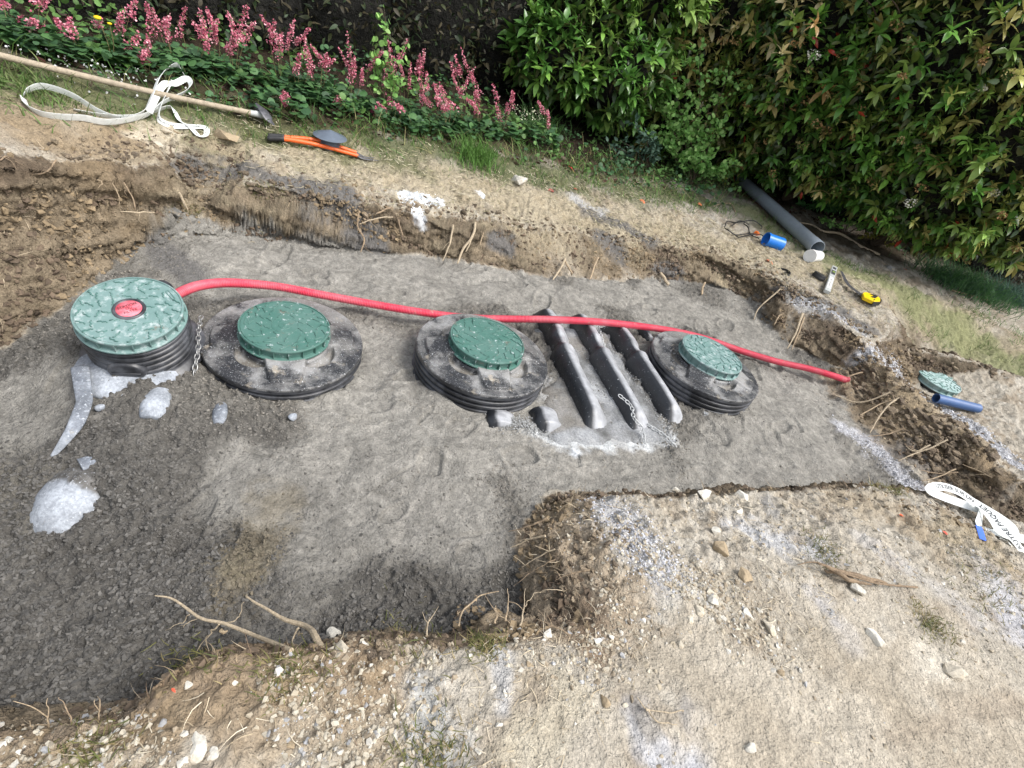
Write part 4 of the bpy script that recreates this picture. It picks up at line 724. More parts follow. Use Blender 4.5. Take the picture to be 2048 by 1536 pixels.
x, y = sample(260000, -1.2, 3.2, .1, 2.7, gd); gravel(x, y, .0022, .0125, [(.44, .4, .32), (.37, .32, .24), (.28, .23, .165), (.52, .49, .43), (.36, .36, .36)], [4, 4, 3, 1, 1], 'gravel', 'limestone gravel strewn over the near bank', pw=3.5)
# dark sand crumbs, tan crumbs on walls, dust chips
x, y = sample(520000, -2.6, 3, .1, 4.8, lambda x, y: (sandxy(x, y) > .01) * (1 - .97 * smoothness(x, y)) * (.25 + .75 * sstep(2.8, 1.4, y)) * (.4 + .6 * sstep(-.5, .2, fbm(x, y, 6, 2, 52))))
wt = sstep(1.7, .95, y + .05 * (x + 1) + .3 * fbm(x, y, 1.2, 4, 31)); n = len(x); s = (.0026 + .0075 * rng.random(n)**2.5) * (.8 + .35 * sstep(1.5, .5, y)); c = (np.array((.185, .17, .145))[None] * (1 - wt[:, None]) + np.array((.1, .095, .087))[None] * wt[:, None]) * rng.uniform(.6, 1.45, (n, 1))
ok_ = dpoly(x, y, XY([(470,1170),(520,1080),(560,1000)])) < .07; c[ok_] = c[ok_] * np.array((1.25, 1.12, .88))
scatter('sand_crumbs', Vc, [Fc], np.stack([x, y, gh(x, y) + s * .15], 1), rotz(rng.uniform(0, tau, n), rng.uniform(-.7, .7, n)), s[:, None] * rng.uniform(.8, 1.25, (n, 3)), c, M_grav, label='damp sand crumbs over the pit floor')
def wpos(x, y, out=.0):
    """point on the displaced wall surface"""
    z = gh(x, y); return np.stack([x, y, z], 1)
x, y = sample(420000, -4, 4.6, .3, 5.4, lambda x, y: wallness(x, y) * .8 + .12 * (sandxy(x, y) < 0) * (sandxy(x, y) > -.35) * (y > 2)); n = len(x); s = .004 + .022 * rng.random(n)**4
br_ = fbm(x, y, 6, 3, 55); c = np.where((br_ > 0)[:, None], np.array((.13, .095, .065)), np.array((.22, .165, .1))) * rng.uniform(.6, 1.3, (n, 1))
scatter('soil_crumbs', Vh, [Fh], np.stack([x, y, gh(x, y) - s * .1], 1), rotz(rng.uniform(0, tau, n), rng.uniform(-.8, .8, n)), s[:, None] * rng.uniform(.7, 1.2, (n, 3)), c, M_grav, label='crumbly topsoil on the cut pit walls')
CRL = XY([(100,322),(350,350),(480,378),(700,413),(900,434),(1100,454),(1300,482),(1470,520),(1560,566),(1640,606),(1750,688)]); RDG = XY([(1700,735),(1750,725),(1800,757),(1850,792),(1900,832),(1980,892)]); RDF = XY([(1720,760),(1760,800),(1830,860),(1900,900),(1960,930)]); TRN = XY([(1760,700),(1870,705),(2000,745)]); NRC = XY([(60,1470),(240,1445),(300,1380),(450,1305),(700,1275),(880,1280)]); CRN = XY([(1100,1010),(1160,1060),(1150,1150),(1130,1240)])
def CLD(px, a, n, sp): q = spline(np.array(px), 300)[rng.integers(0, 300, n)] + rng.normal(0, sp, (n, 2)); return q[:, 0], q[:, 1], np.full(n, a)
Q_ = [CLD(CRL, .02, 1300, .06), CLD(RDG, .022, 300, .05), CLD(RDF, .026, 700, .09), CLD(TRN, .028, 160, .05), CLD(NRC, .014, 600, .03), CLD(CRN, .014, 350, .08), CLD(XY([(1130,996),(1240,987),(1350,989),(1500,978),(1650,972),(1850,987)]), .011, 700, .025)]; x = np.concatenate([q[0] for q in Q_]); y = np.concatenate([q[1] for q in Q_]); s = np.concatenate([q[2] for q in Q_]) * (.25 + 1.1 * rng.random(len(x))**2.5); ok_ = sandxy(x, y) < .0; x, y, s = x[ok_], y[ok_], s[ok_]; n = len(x)
Vk, Fk = rawhull(21, (1, .85, .65), 15); M_clod = mat('soil_clods', attr='Col', rough=.95, noise=[(60, .35), (200, .3)], bump=[(50, .02, 4), (150, .008, 2)])
scatter('soil_clods', Vk, [Fk], np.stack([x, y, gh(x, y) + s * .1], 1), rotz(rng.uniform(0, tau, n), rng.uniform(-.7, .7, n)), s[:, None] * rng.uniform(.7, 1.25, (n, 3)), np.array([(.2, .155, .105), (.25, .195, .135), (.3, .24, .165), (.15, .115, .08)])[rng.integers(0, 4, n)] * rng.uniform(.7, 1.3, (n, 1)), M_clod, label='crumbling clods of topsoil along the pit edges', smooth=False)
def along_px(lst, n, sp):
    P_ = []
    for px, r in lst:
        q = np.array(XY(px)); q = spline(q, 200) if len(q) > 1 else np.repeat(q, 200, 0); k = rng.integers(0, 200, n); P_.append(q[k] + rng.normal(0, r * .5, (n, 2)))
    P_ = np.concatenate(P_); return P_[:, 0], P_[:, 1]
x, y = along_px([([(810,398),(850,402),(882,408)], .05), ([(962,393)], .02), ([(835,425)], .04)], 500, 0); gravel(x, y, .004, .013, [(.75, .78, .8), (.55, .57, .6)], [2, 1], 'white_gravel', 'white chippings spilt on the far pit edge', pw=2)
x, y = along_px([([(1720,722),(1790,740),(1900,825),(1990,890),(2060,950)], .08)], 5000, 0); gravel(x, y, .003, .011, [(.5, .5, .52), (.34, .34, .35), (.65, .66, .68)], [3, 2, 1], 'grey_gravel', 'grey chippings along the earth ridge', pw=2)
x, y = along_px([([(1690,860),(1750,905),(1800,950),(1835,985)], .1), ([(1210,1010),(1270,1080),(1340,1150)], .12), ([(1590,600),(1720,665)], .07)], 1500, 0); gravel(x, y, .0025, .008, [(.42, .42, .45), (.25, .25, .26), (.58, .59, .62)], [3, 2, 1.5], 'grey_gravel', 'grey chippings spilt on the pit edge and near bank', pw=2)
x, y = along_px([([(1110,640),(1170,740),(1230,860)], .1), ([(1190,650),(1290,800),(1320,870)], .08), ([(1000,845),(1100,860)], .06)], 1400, 0); n = len(x); s = .002 + .005 * rng.random(n)**2; kq = (Z.max() * 0 + .0)
gravel(x, y, .002, .006, [(.33, .335, .33), (.2, .2, .195)], [2, 1], 'white_gravel', 'pale crumbs among the tank ribs', lift=1.8, pw=2)

# straw, rootlets, grass
def blades(name, x, y, L, wid, cols, label, tiltr=(.9, 1.5), curl=.4, m=None, zoff=.002, kind='stuff', zz_=None):
    n = len(x); az = rng.uniform(0, tau, n); tl = rng.uniform(*tiltr, n); Ls = L[0] + (L[1] - L[0]) * rng.random(n)**1.5; z = (gh(x, y) if zz_ is None else zz_) + zoff
    d = np.stack([np.cos(az) * np.sin(tl), np.sin(az) * np.sin(tl), np.cos(tl)], 1); sd2 = np.stack([-np.sin(az), np.cos(az), 0 * az], 1); bend = rng.uniform(-1, 1, (n, 1)) * curl; base = np.stack([x, y, z], 1); V_ = []
    for t, w_ in ((0, 1), (.35, .9), (.7, .6), (1, .1)):
        c = base + d * (Ls * t)[:, None] + sd2 * bend * (Ls * t * t)[:, None] * .6 + np.array([0, 0, -1.]) * (Ls * t * t * .25 * np.clip(curl, 0, 1))[:, None] * (np.cos(tl) > .25)[:, None]
        V_ += [c - sd2 * wid * w_ / 2 + [0, 0, wid * .3], c + sd2 * wid * w_ / 2]
    V_ = np.stack(V_, 1).reshape(-1, 3); k = (np.arange(n) * 8)[:, None]; F_ = np.concatenate([k + np.array([[2 * q, 2 * q + 1, 2 * q + 3, 2 * q + 2]]) for q in range(3)]); ci = rng.integers(0, len(cols), n); c = np.array(cols)[ci] * rng.uniform(.7, 1.25, (n, 1))
    return tag(link(name, mesh_np(name, V_, [F_], np.repeat(c, 8, 0), True), m or M_blade), label, None, None, kind)
M_blade = mat('grass_blade', attr='Col', rough=.7, trans=.25); M_straw = mat('straw', attr='Col', rough=.8)
LAWN = XY([(480,300),(620,330),(800,360),(1000,395),(1200,420),(1400,460),(1550,520),(1700,590)]); GR = XY([(0,150),(150,190),(300,215),(620,265),(900,310),(1150,365),(1330,400),(1450,420)]); VEG = XY([(0,90),(300,150),(600,215),(900,265),(1200,335),(1480,350)]); GR2 = XY([(1500,430),(1640,510),(1720,540),(1800,580)]); GR3 = XY([(1830,610),(1860,650)]); GR4 = XY([(1980,650),(2048,690)])
off = lambda x, y: (sandxy(x, y) < -.04) * (1 - wallness(x, y))
x, y = sample(130000, -4, 7, 2., 8.5, lambda x, y: off(x, y) * sstep(.65, .25, dpoly(x, y, LAWN)) * sstep(-.5, .3, fbm(x, y, 4, 3, 61))); blades('dry_grass', x, y, (.02, .08), .0042, [(.4, .35, .24), (.33, .28, .18), (.5, .45, .33), (.25, .23, .12)], 'dry cut grass over the far bank', (1.1, 1.55), .8, M_straw, .004)
x, y = sample(110000, -5, 7, 2., 8.5, lambda x, y: off(x, y) * np.maximum.reduce([sstep(.34, .1, dpoly(x, y, GR)), .7 * sstep(.3, .1, dpoly(x, y, GR2)), .8 * sstep(.3, .08, dpoly(x, y, GR3)), .9 * sstep(.6, .1, dpoly(x, y, GR4)), sstep(.35, .1, dpoly(x, y, VEG))]) * sstep(-.3, .25, fbm(x, y, 5, 3, 62))); blades('green_grass', x, y, (.03, .11), .0045, [(.07, .15, .025), (.1, .2, .035), (.05, .11, .02), (.16, .22, .06)], 'short green grass along the planted border', (.2, 1.1), .6)
EDGE = [G2(i) for i in toe]
x, y = sample(200000, -4, 4.8, .1, 5.4, lambda x, y: .5 * wallness(x, y) * sstep(-.2, .3, fbm(x, y, 7, 2, 63)) * sstep(.04, .12, bil(HR, x, y)) + .12 * near_bank(x, y) * sstep(.0, .4, fbm(x, y, 5, 3, 64)) * sstep(.5, .1, -sandxy(x, y))); blades('rootlets', x, y, (.02, .1), .0022, [(.3, .23, .15), (.45, .37, .26), (.16, .11, .07)], 'fine roots and straw hanging from the cut walls', (.3, 2.3), 1.2, M_straw, 0)
x, y = sample(14000, -1.2, 3.2, .1, 2.9, lambda x, y: near_bank(x, y) * .5 * sstep(-.1, .4, fbm(x, y, 3, 3, 65))); blades('dry_grass', x, y, (.02, .07), .0018, [(.5, .42, .29), (.36, .29, .19), (.6, .53, .4)], 'straw bits scattered over the near bank', (1.2, 1.6), 1.2, M_straw, .004)
x, y = along_px([([(800,1265),(860,1290)], .12), ([(560,1330),(600,1350)], .1), ([(360,1310),(420,1330)], .07), ([(1640,1080),(1660,1130)], .08), ([(1980,1130),(1960,1200)], .14), ([(1860,1250)], .08), ([(960,1290),(980,1280)], .05), ([(180,1500)], .08), ([(860,1510)], .09), ([(1750,975),(1800,985)], .05), ([(330,400),(400,420)], .06), ([(480,380),(560,400)], .08), ([(1760,660),(1830,700)], .08)], 260, 0); blades('moss_and_weeds', x, y, (.012, .05), .0028, [(.14, .14, .04), (.2, .19, .07), (.3, .24, .12), (.1, .12, .03)], 'mossy turf scraps and weeds on the pit edges', (.3, 1.4), 1., M_blade, 0)
#STAGE4
# ------------------------------------------------------------------ roots and branches
M_root = mat('bare_root', (.4, .325, .225), .8, noise=[(40, .2), (160, .25)], bump=[(200, .002, 4)]); M_roots = [M_root, mat('dirty_root', (.27, .2, .13), .85, noise=[(40, .3), (160, .3)]), mat('brown_root', (.34, .26, .17), .85, noise=[(40, .3), (160, .3)])]; M_bark = mat('old_branch', (.23, .165, .105), .85, noise=[(40, .3), (160, .3)], bump=[(120, .004, 5)])
def rootpath(px, n, wobble=.002):
    p = []
    for q in px:
        if len(q) == 3 and q[2] is not None:
            a_ = P(*q); h_ = RC(q[0], q[1]); d_ = D(q[0], q[1]); d_ = d_ / np.linalg.norm(d_); c0_ = np.array([0, 0, CH])
            if np.linalg.norm(a_ - c0_) > np.linalg.norm(h_ - c0_) - .05 and (q[1] < 800 or q[0] > 1650): a_ = h_ - d_ * .06
            p.append(a_)
        else: p.append(ground_pt(q[0], q[1], .012))
    p = spline(np.array(p), n); s = rng.uniform(0, 50); t = np.arange(n) * 7 / n
    return p + wobble * np.stack([fbm(t, t * 0 + s + k, .5, 2, k) for k in range(3)], 1) * 2.2
def root(px, w, label, m=None, side=(), cat='root', grp='bare roots sticking out of the cut earth', w1=.35):
    """w: widths in photo px at both ends"""
    p = rootpath(px, 50); m = m or (M_root if w[1] > 8 else None); d0, d1 = depth_at(p[0]), depth_at(p[-1]); r0, r1 = w[0] * .42 * d0 / FPX, w[1] * .42 * d1 / FPX
    o = thing('root' if cat == 'root' else 'branch', label, cat, p[0], grp); m = m or M_roots[rng.integers(0, 3)]; rad = np.interp(np.linspace(0, 1, 50), [0, .25, 1], [r0 * .45, r0 * .8, r1]) * (1 + .12 * fbm(np.arange(50) * .4, np.zeros(50), 1, 2, int(px[0][0]))); part(o, 'stem', m or M_root, tube(p, rad, 8))
    for _ in range(rng.integers(1, 4) if grp and not side else 0):
        k0 = rng.integers(8, 42); v_ = rng.standard_normal(3) * (1, .6, .8); v_ /= np.linalg.norm(v_); L2 = rng.uniform(.03, .09); q_ = np.array([p[k0], p[k0] + v_ * L2 * .5 + rng.normal(0, .006, 3), p[k0] + v_ * L2 + [0, 0, -.012]]); part(o, 'side_root', m, tube(spline(q_, 14), np.linspace(.0016, .0007, 14), 5))
    for q, ww in side: pp_ = rootpath(q, 26, .006); part(o, 'side_root', m or M_root, tube(pp_, np.linspace(ww, ww * .35, 26), 6))
    return o
zf = -.02
root([(312, 1192, .02), (350, 1200, .03), (400, 1238, .04), (450, 1250, .05), (510, 1272, .08), (582, 1300, .2)], (7, 12), 'longest pale bare root reaching left over the dark sand', side=[([(385, 1228, .03), (360, 1245, 0), (338, 1262, -.04)], .0018), ([(392, 1238, .03), (372, 1250, 0), (362, 1258, -.04)], .0015), ([(446, 1248, .05), (470, 1235, .02), (497, 1206, .0)], .0022), ([(436, 1250, .05), (415, 1275, .0), (416, 1318, -.04)], .0025), ([(420, 1270, .02), (390, 1305, -.04), (372, 1325, -.05)], .0016)])
root([(496, 1194, .02), (530, 1218, .04), (570, 1240, .06), (610, 1252, .09), (628, 1270, .14), (645, 1300, .17)], (9, 20), 'thick pale forked root ending at the cracked white stone', side=[([(600, 1258, .07), (585, 1280, .08), (575, 1300, .12)], .003), ([(612, 1262, .09), (600, 1268, .06), (590, 1275, .04)], .002)])
root([(998, 1182, .1), (960, 1190, .1), (945, 1205, .11), (925, 1225, .13), (918, 1250, .18)], (4, 5), 'kinked thin root left of the near bank corner', side=[([(950, 1200, .1), (948, 1190, .1)], .002), ([(925, 1228, .13), (915, 1225, .13)], .0018)])
for k, (a_, b2, lb_) in enumerate((((1052, 1178, .18), (1040, 1250, .17), 'forked upright twig at the brown corner'), ((1016, 1176, .17), (1010, 1240, .17), 'tall straight upright twig near the brown corner'), ((992, 1212, .17), (988, 1245, .17), 'short upright twig beside the taller one'), ((845, 1225, .17), (856, 1272, .18), 'thin wavy twig above the mossy turf'), ((95, 1395, .14), (98, 1458, .1), 'bare twig standing at the bottom left sand edge'), ((192, 1400, .14), (199, 1452, .1), 'short pale twig right of the bottom left ones'), ((118, 1395, .12), (146, 1452, .1), 'grey slanting twig at the bottom left sand edge'), ((62, 1440, .13), (66, 1470, .1), 'tiny stub twig at the bottom left'))):
    mid_p = ((a_[0] + b2[0]) / 2 + 3, (a_[1] + b2[1]) / 2, (a_[2] + b2[2]) / 2); root([a_, mid_p, b2], (2.5, 5), lb_, side=[([mid_p, (mid_p[0] + 14, mid_p[1] - 22, mid_p[2]), (mid_p[0] + 45, mid_p[1] - 30, mid_p[2] - .03)], .0015)] if k == 0 else ())
for q, w_, lb_ in (([(1018, 1062, .02), (1060, 1052, .08), (1095, 1035, .14)], (3, 5), 'upper of three roots on the brown corner face'), ([(1020, 1096, .02), (1055, 1080, .08), (1090, 1072, .14)], (4, 6), 'second root on the brown corner face'), ([(1045, 1135, .03), (1080, 1112, .09), (1110, 1098, .14)], (3, 4), 'third root crossing the brown corner face'), ([(1110, 1160, .16), (1140, 1148, .2), (1180, 1138, .24)], (3, 6), 'root lying along the top of the brown corner'), ([(1040, 1155, .03), (1090, 1130, .12), (1110, 1118, .15)], (2, 4), 'fine root below the third corner root'), ([(1075, 1236, .2), (1110, 1255, .22), (1140, 1268, .23)], (3, 4), 'dead twig at the foot of the corner'),
        ([(1740, 865, .03), (1765, 825, .09), (1790, 800, .14), (1830, 785, .19)], (5, 5), 'long pale root hanging down the ridge face'), ([(1670, 790, .0), (1720, 805, .05), (1780, 785, .14)], (4, 4), 'horizontal pale root across the ridge face'), ([(1735, 873, .02), (1780, 868, .05), (1806, 857, .09)], (3, 4), 'short root low on the ridge face'), ([(1810, 893, .03), (1830, 903, .05), (1860, 890, .1)], (4, 4), 'hooked root near the base of the ridge'), ([(1797, 920, .02), (1850, 900, .06), (1895, 880, .12)], (4, 4), 'long slanting root at the base of the ridge'), ([(1672, 762, .03), (1700, 752, .07), (1725, 745, .11)], (4, 4), 'root beside the end of the red hose'), ([(1785, 790, .14), (1788, 800, .12), (1760, 808, .1), (1720, 830, .05)], (3, 3), 'curved root branching on the ridge face'), ([(1925, 928, .14), (1960, 945, .12), (1982, 955, .1)], (3, 3), 'root lying right of the ridge above the sling'), ([(1840, 940, .03), (1880, 948, .05), (1915, 945, .08)], (3, 3), 'thin straight root on the grey sand above the sling'), ([(1842, 962, .03), (1880, 952, .06), (1912, 938, .1)], (3, 3), 'thin root crossing the straight one'),
        ([(1575, 698, .0), (1590, 668, .06), (1605, 628, .14)], (4, 6), 'pale double root on the right pit wall'), ([(1583, 700, .0), (1598, 665, .06), (1608, 635, .13)], (3, 4), 'thinner twin of the pale double root'), ([(1508, 640, .0), (1520, 615, .08), (1560, 578, .2)], (3, 4), 'curved root up the right pit wall'), ([(1548, 650, .02), (1556, 635, .05), (1566, 626, .08)], (4, 4), 'small crossed root at the foot of the right wall'), ([(1545, 630, .05), (1566, 642, .03)], (3, 3), 'short root crossing the small one'),
        ([(722, 505, .02), (728, 480, .08), (716, 455, .13), (718, 425, .2)], (5, 4), 'wavy root down the far wall left of centre'), ([(720, 450, .13), (755, 437, .16), (785, 434, .18)], (4, 3), 'root running right from the wavy wall root'), ([(806, 474, .1), (800, 455, .13), (797, 440, .16)], (5, 4), 'short white root in the middle of the far wall'), ([(885, 523, .0), (900, 485, .07), (906, 450, .14)], (4, 5), 'long straight root hanging on the far wall'), ([(915, 527, .0), (925, 500, .05), (945, 472, .11), (950, 445, .16)], (7, 6), 'thick pale forked root at the centre of the far wall'), ([(930, 505, .04), (938, 490, .07), (946, 470, .11)], (4, 4), 'side fork of the thick far wall root'), ([(960, 492, .05), (966, 465, .1)], (4, 3), 'short root right of the thick forked one'),
        ([(1106, 560, .0), (1120, 538, .04), (1130, 518, .08)], (6, 5), 'pale root at the toe of the far wall'), ([(1128, 520, .08), (1145, 548, .02)], (6, 4), 'pale root forming a fork with its neighbour'), ([(1179, 560, .0), (1188, 535, .04), (1196, 515, .08)], (5, 5), 'slanting root on the grey part of the far wall'), ([(1320, 545, .05), (1328, 555, .04), (1337, 570, .02)], (9, 7), 'white broken root stub lying on the sand'), ([(1403, 590, .02), (1405, 578, .04), (1410, 565, .05)], (7, 4), 'knobbly root stub near the right pit corner'), ([(752, 428, .2), (770, 420, .23), (785, 415, .25)], (5, 3), 'short straight root under the grey spill'),
        ([(65, 352, .42), (90, 345, .46), (113, 320, .5)], (4, 4), 'thick pale root on the left wall top'), ([(240, 422, .27), (275, 425, .25), (310, 424, .23)], (4, 3), 'horizontal white root low on the left wall'), ([(272, 420, .25), (265, 395, .3), (248, 365, .36)], (4, 3), 'wavy root hanging above the horizontal one'), ([(238, 415, .25), (238, 395, .3), (225, 365, .36)], (3, 2), 'thin root left of the wavy hanging root'), ([(375, 418, .2), (368, 403, .24), (358, 386, .28)], (8, 4), 'white root over the sandy lump hollow'), ([(195, 376, .34), (206, 368, .36), (196, 358, .38)], (3, 3), 'small curled root on the left wall'), ([(0, 322, .47), (12, 310, .49)], (4, 3), 'short root at the left frame edge')):
    root(q, w_, lb_)
root([(1590, 1133, None), (1630, 1128, None), (1680, 1145, .29), (1740, 1162, .29), (1775, 1168, .29), (1830, 1178, None)], (5, 5), 'dry split branch lying across the near bank', M_bark, cat='branch', grp=None)
o_ = COL.objects['branch'] if 'branch' in COL.objects else None
part(o_, 'split_wood', M_bark, [tube(rootpath([(1635, 1130, .3), (1680, 1143, .3), (1735, 1158, .3), (1772, 1168, .3)], 40, .006), .011 * np.sin(np.linspace(.3, pi - .3, 40)), 8), tube(rootpath([(1650, 1140, .29), (1690, 1155, .29), (1740, 1166, .29)], 40, .006), .009 * np.sin(np.linspace(.3, pi - .3, 40)), 8)])
root([(1578, 442, None), (1620, 450, None), (1645, 466, None), (1680, 470, None), (1722, 492, None), (1760, 508, None)], (5, 8), 'long dead branch on the ground right of the grey pipe', mat('dead_branch', (.4, .32, .22), .8, noise=(50, .3)), cat='branch', grp=None)
root([(1270, 1398, None), (1290, 1420, None), (1330, 1428, None), (1362, 1426, None)], (4, 3), 'thin forked twig on the grey dust near the bottom edge', side=[([(1288, 1420, None), (1310, 1448, None), (1345, 1445, None)], .003)], cat='twig', grp=None)
root([(100, 1515, None), (130, 1502, None), (172, 1484, None)], (12, 5), 'short broken bleached stick at the bottom left', cat='stick', grp=None)
root([(1900, 585, None), (1930, 592, None), (1975, 602, None)], (5, 9), 'split yellowish piece of wood on the right bank', M_bark, cat='stick', grp=None)
root([(1425, 418, None), (1440, 412, None), (1460, 412, None), (1470, 425, None)], (3, 3), 'curved straw stem on the grass left of the grey pipe', cat='twig', grp=None)

# ------------------------------------------------------------------ plants
def leaf_tpl(n=5, fold=.22, droop=.5, wmax=.34, tipp=1.):
    """leaf along +x, length 1"""
    V_ = []; 
    for i in range(n):
        t = i / (n - 1); w_ = wmax / 2 * (sin(pi * t**.75)**.85 if 0 < t < 1 else .03); z_ = -droop * t * t * .5; V_ += [(t, -w_, z_ + fold * w_), (t, 0, z_), (t, w_, z_ + fold * w_)]
    F_ = [[3 * i + a_, 3 * i + a_ + 1, 3 * i + a_ + 4, 3 * i + a_ + 3][::-1] for i in range(n - 1) for a_ in (0, 1)]
    return np.array(V_), np.array(F_)
def round_tpl(): a_ = np.arange(8) * tau / 8; V_ = np.vstack([[(0.5, 0, .05)], np.stack([.5 - .5 * np.cos(a_), .46 * np.sin(a_), 0 * a_ + .0 - .06 * np.sin(a_ * 2)], 1)]); return V_, np.array([[0, 1 + (i + 1) % 8, 1 + i] for i in range(8)])
LF, RD = leaf_tpl(wmax=.4), round_tpl(); LFw = leaf_tpl(5, .3, .6, .5); LFn = leaf_tpl(4, .2, .4, .14)
def basis(d, roll=None):
    """x axis along d, z roughly up with random roll"""
    d = d / np.linalg.norm(d, axis=1)[:, None]; s = np.cross(np.array([0, 0, 1.]), d); s /= np.linalg.norm(s, axis=1)[:, None] + 1e-9; u = np.cross(d, s)
    if roll is not None: c_, q = np.cos(roll)[:, None], np.sin(roll)[:, None]; s, u = s * c_ + u * q, u * c_ - s * q
    return np.stack([d, s, u], 2)
def leaves(name, tpl, pos, dr, size, col, m, parent=None, roll=.5, smooth=True, kind=None):
    n = len(pos); B = basis(dr, rng.normal(0, roll, n)); V, F = tpl; W_ = np.einsum('nij,nkj->nki', B, V[None] * np.asarray(size).reshape(n, 1, 1)) + pos[:, None]; k = len(V)
    if parent is not None: W_ = W_ - np.array(parent.location)
    F_ = (F[None] + (np.arange(n) * k)[:, None, None]).reshape(-1, F.shape[1]); o = link(name, mesh_np(name, W_.reshape(-1, 3), [F_], np.repeat(col, k, 0), smooth), m, parent); 
    if kind: tag(o, kind=kind)
    return o
M_gloss = mat('glossy_leaf', attr='Col', rough=.33, spec=.5, noise=(30, .12), trans=.18); M_leaf = mat('soft_leaf', attr='Col', rough=.6, noise=(40, .15), trans=.25); M_dry = mat('withered_flower', attr='Col', rough=.9); M_core = mat('core_shade', (.008, .0075, .005), .95, noise=[(3, .5), (25, .5)], bump=[(8, .2, 5)]); M_stem = mat('twig_bark', (.07, .05, .032), .85, noise=(40, .3))  # M_core: near-black colour standing in for deep shade inside the foliage
def rand_dir(n): v = rng.standard_normal((n, 3)); return v / np.linalg.norm(v, axis=1)[:, None]
def blob_pts(ells, n, face=.0):
    """points on the visible-side surface of overlapping ellipsoids, inner hidden ones dropped"""
    out = []; nr = []; tot = sum(e[1][0] * e[1][2] for e in ells)
    for e in ells:
        k = int(n * e[1][0] * e[1][2] / tot); d = rand_dir(k * 2); d = d[(d[:, 1] < .45 + face)][:k]; jit = 1 + rng.normal(0, .07, (len(d), 1)) - .18 * rng.random((len(d), 1))**3; lump_ = 1 + .16 * fbm(d[:, 0] * 2 + e[0][0], d[:, 2] * 2 + d[:, 1], 1.6, 3, 3)[:, None]
        p = np.array(e[0]) + d * np.array(e[1]) * jit * lump_; ok = np.ones(len(p), bool)
        for e2 in ells:
            if e2 is e: continue
            ok &= (((p - np.array(e2[0])) / np.array(e2[1]))**2).sum(1) > .72
        ok &= p[:, 2] > bil(HR, p[:, 0], p[:, 1]) + .02; out.append(p[ok]); nr.append((d / np.array(e[1]))[ok])
    p = np.concatenate(out); q = np.concatenate(nr); return p, q / np.linalg.norm(q, axis=1)[:, None]
def core(o, ells, s=.8):  # solid dark mass filling each bush, in place of its inner shade
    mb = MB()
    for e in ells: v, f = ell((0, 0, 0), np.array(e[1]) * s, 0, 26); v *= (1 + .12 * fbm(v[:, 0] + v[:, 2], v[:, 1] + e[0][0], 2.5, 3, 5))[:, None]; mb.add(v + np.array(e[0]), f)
    return rel(mb, o).obj('shade_core', M_core, o)
def rosettes(o, ells, n, size, palette, wts, per=9, name='foliage', m=None, spread=(.5, 1.35), tpl=None, newtip=None):
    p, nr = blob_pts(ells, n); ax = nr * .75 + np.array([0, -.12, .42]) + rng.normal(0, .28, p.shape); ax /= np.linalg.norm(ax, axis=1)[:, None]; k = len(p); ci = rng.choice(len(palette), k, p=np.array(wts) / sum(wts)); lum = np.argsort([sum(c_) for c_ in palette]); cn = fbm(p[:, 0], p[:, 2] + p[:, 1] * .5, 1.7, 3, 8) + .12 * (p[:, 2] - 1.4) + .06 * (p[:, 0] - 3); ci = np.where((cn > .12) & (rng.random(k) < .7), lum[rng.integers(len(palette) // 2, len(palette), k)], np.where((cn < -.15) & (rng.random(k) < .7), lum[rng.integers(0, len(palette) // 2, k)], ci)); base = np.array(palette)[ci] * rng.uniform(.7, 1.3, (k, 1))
    a0 = rng.uniform(0, tau, k); u = np.cross(ax, rand_dir(k)); u /= np.linalg.norm(u, axis=1)[:, None]; w_ = np.cross(ax, u); sz = size * rng.uniform(.5, 1.25, k); PP = []; DD = []; SS = []; CC = []
    for i in range(per):
        a_ = a0 + i * 2.4; el = np.interp(i / per, [0, 1], spread[::-1]) + rng.normal(0, .12, k); d = ax * np.cos(el)[:, None] + (u * np.cos(a_)[:, None] + w_ * np.sin(a_)[:, None]) * np.sin(el)[:, None]
        keep = rng.random(k) < .93; PP.append((p - ax * (sz * .35 * (1 - i / per))[:, None])[keep]); DD.append(d[keep]); SS.append((sz * np.interp(i / per, [0, 1], [1, .62]) * rng.uniform(.85, 1.1, k))[keep]); CC.append((base * rng.uniform(.8, 1.2, (k, 1)) * (1 + .25 * i / per))[keep])
    leaves(name, tpl or LF, np.concatenate(PP), np.concatenate(DD), np.concatenate(SS), np.clip(np.concatenate(CC), 0, .9), m or M_gloss, o, .35); return p, nr
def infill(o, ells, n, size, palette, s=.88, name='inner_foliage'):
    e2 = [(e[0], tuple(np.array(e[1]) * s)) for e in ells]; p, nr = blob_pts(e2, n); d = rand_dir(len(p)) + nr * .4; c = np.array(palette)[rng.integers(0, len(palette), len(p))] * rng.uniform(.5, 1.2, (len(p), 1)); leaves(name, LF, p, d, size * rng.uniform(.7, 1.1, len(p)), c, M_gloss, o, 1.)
def limb(o, pts_, r0, r1, name='branch', m=None): p = spline(pts_, 40); part(o, name, m or M_stem, tube(p, np.linspace(r0, r1, 40), 8))
def E_(px, py, Y, r):
    k = 1.2; c = PY(px, py, Y * k); r = r if isinstance(r, tuple) else (r, r * .8, r); return (tuple(c), tuple(np.array(r) * k))
GREEN = [(.1, .23, .04), (.075, .18, .035), (.17, .32, .06), (.26, .4, .1)]; BRONZE = [(.24, .28, .07), (.33, .3, .1), (.16, .23, .05), (.5, .42, .18), (.13, .24, .045), (.6, .53, .27)]
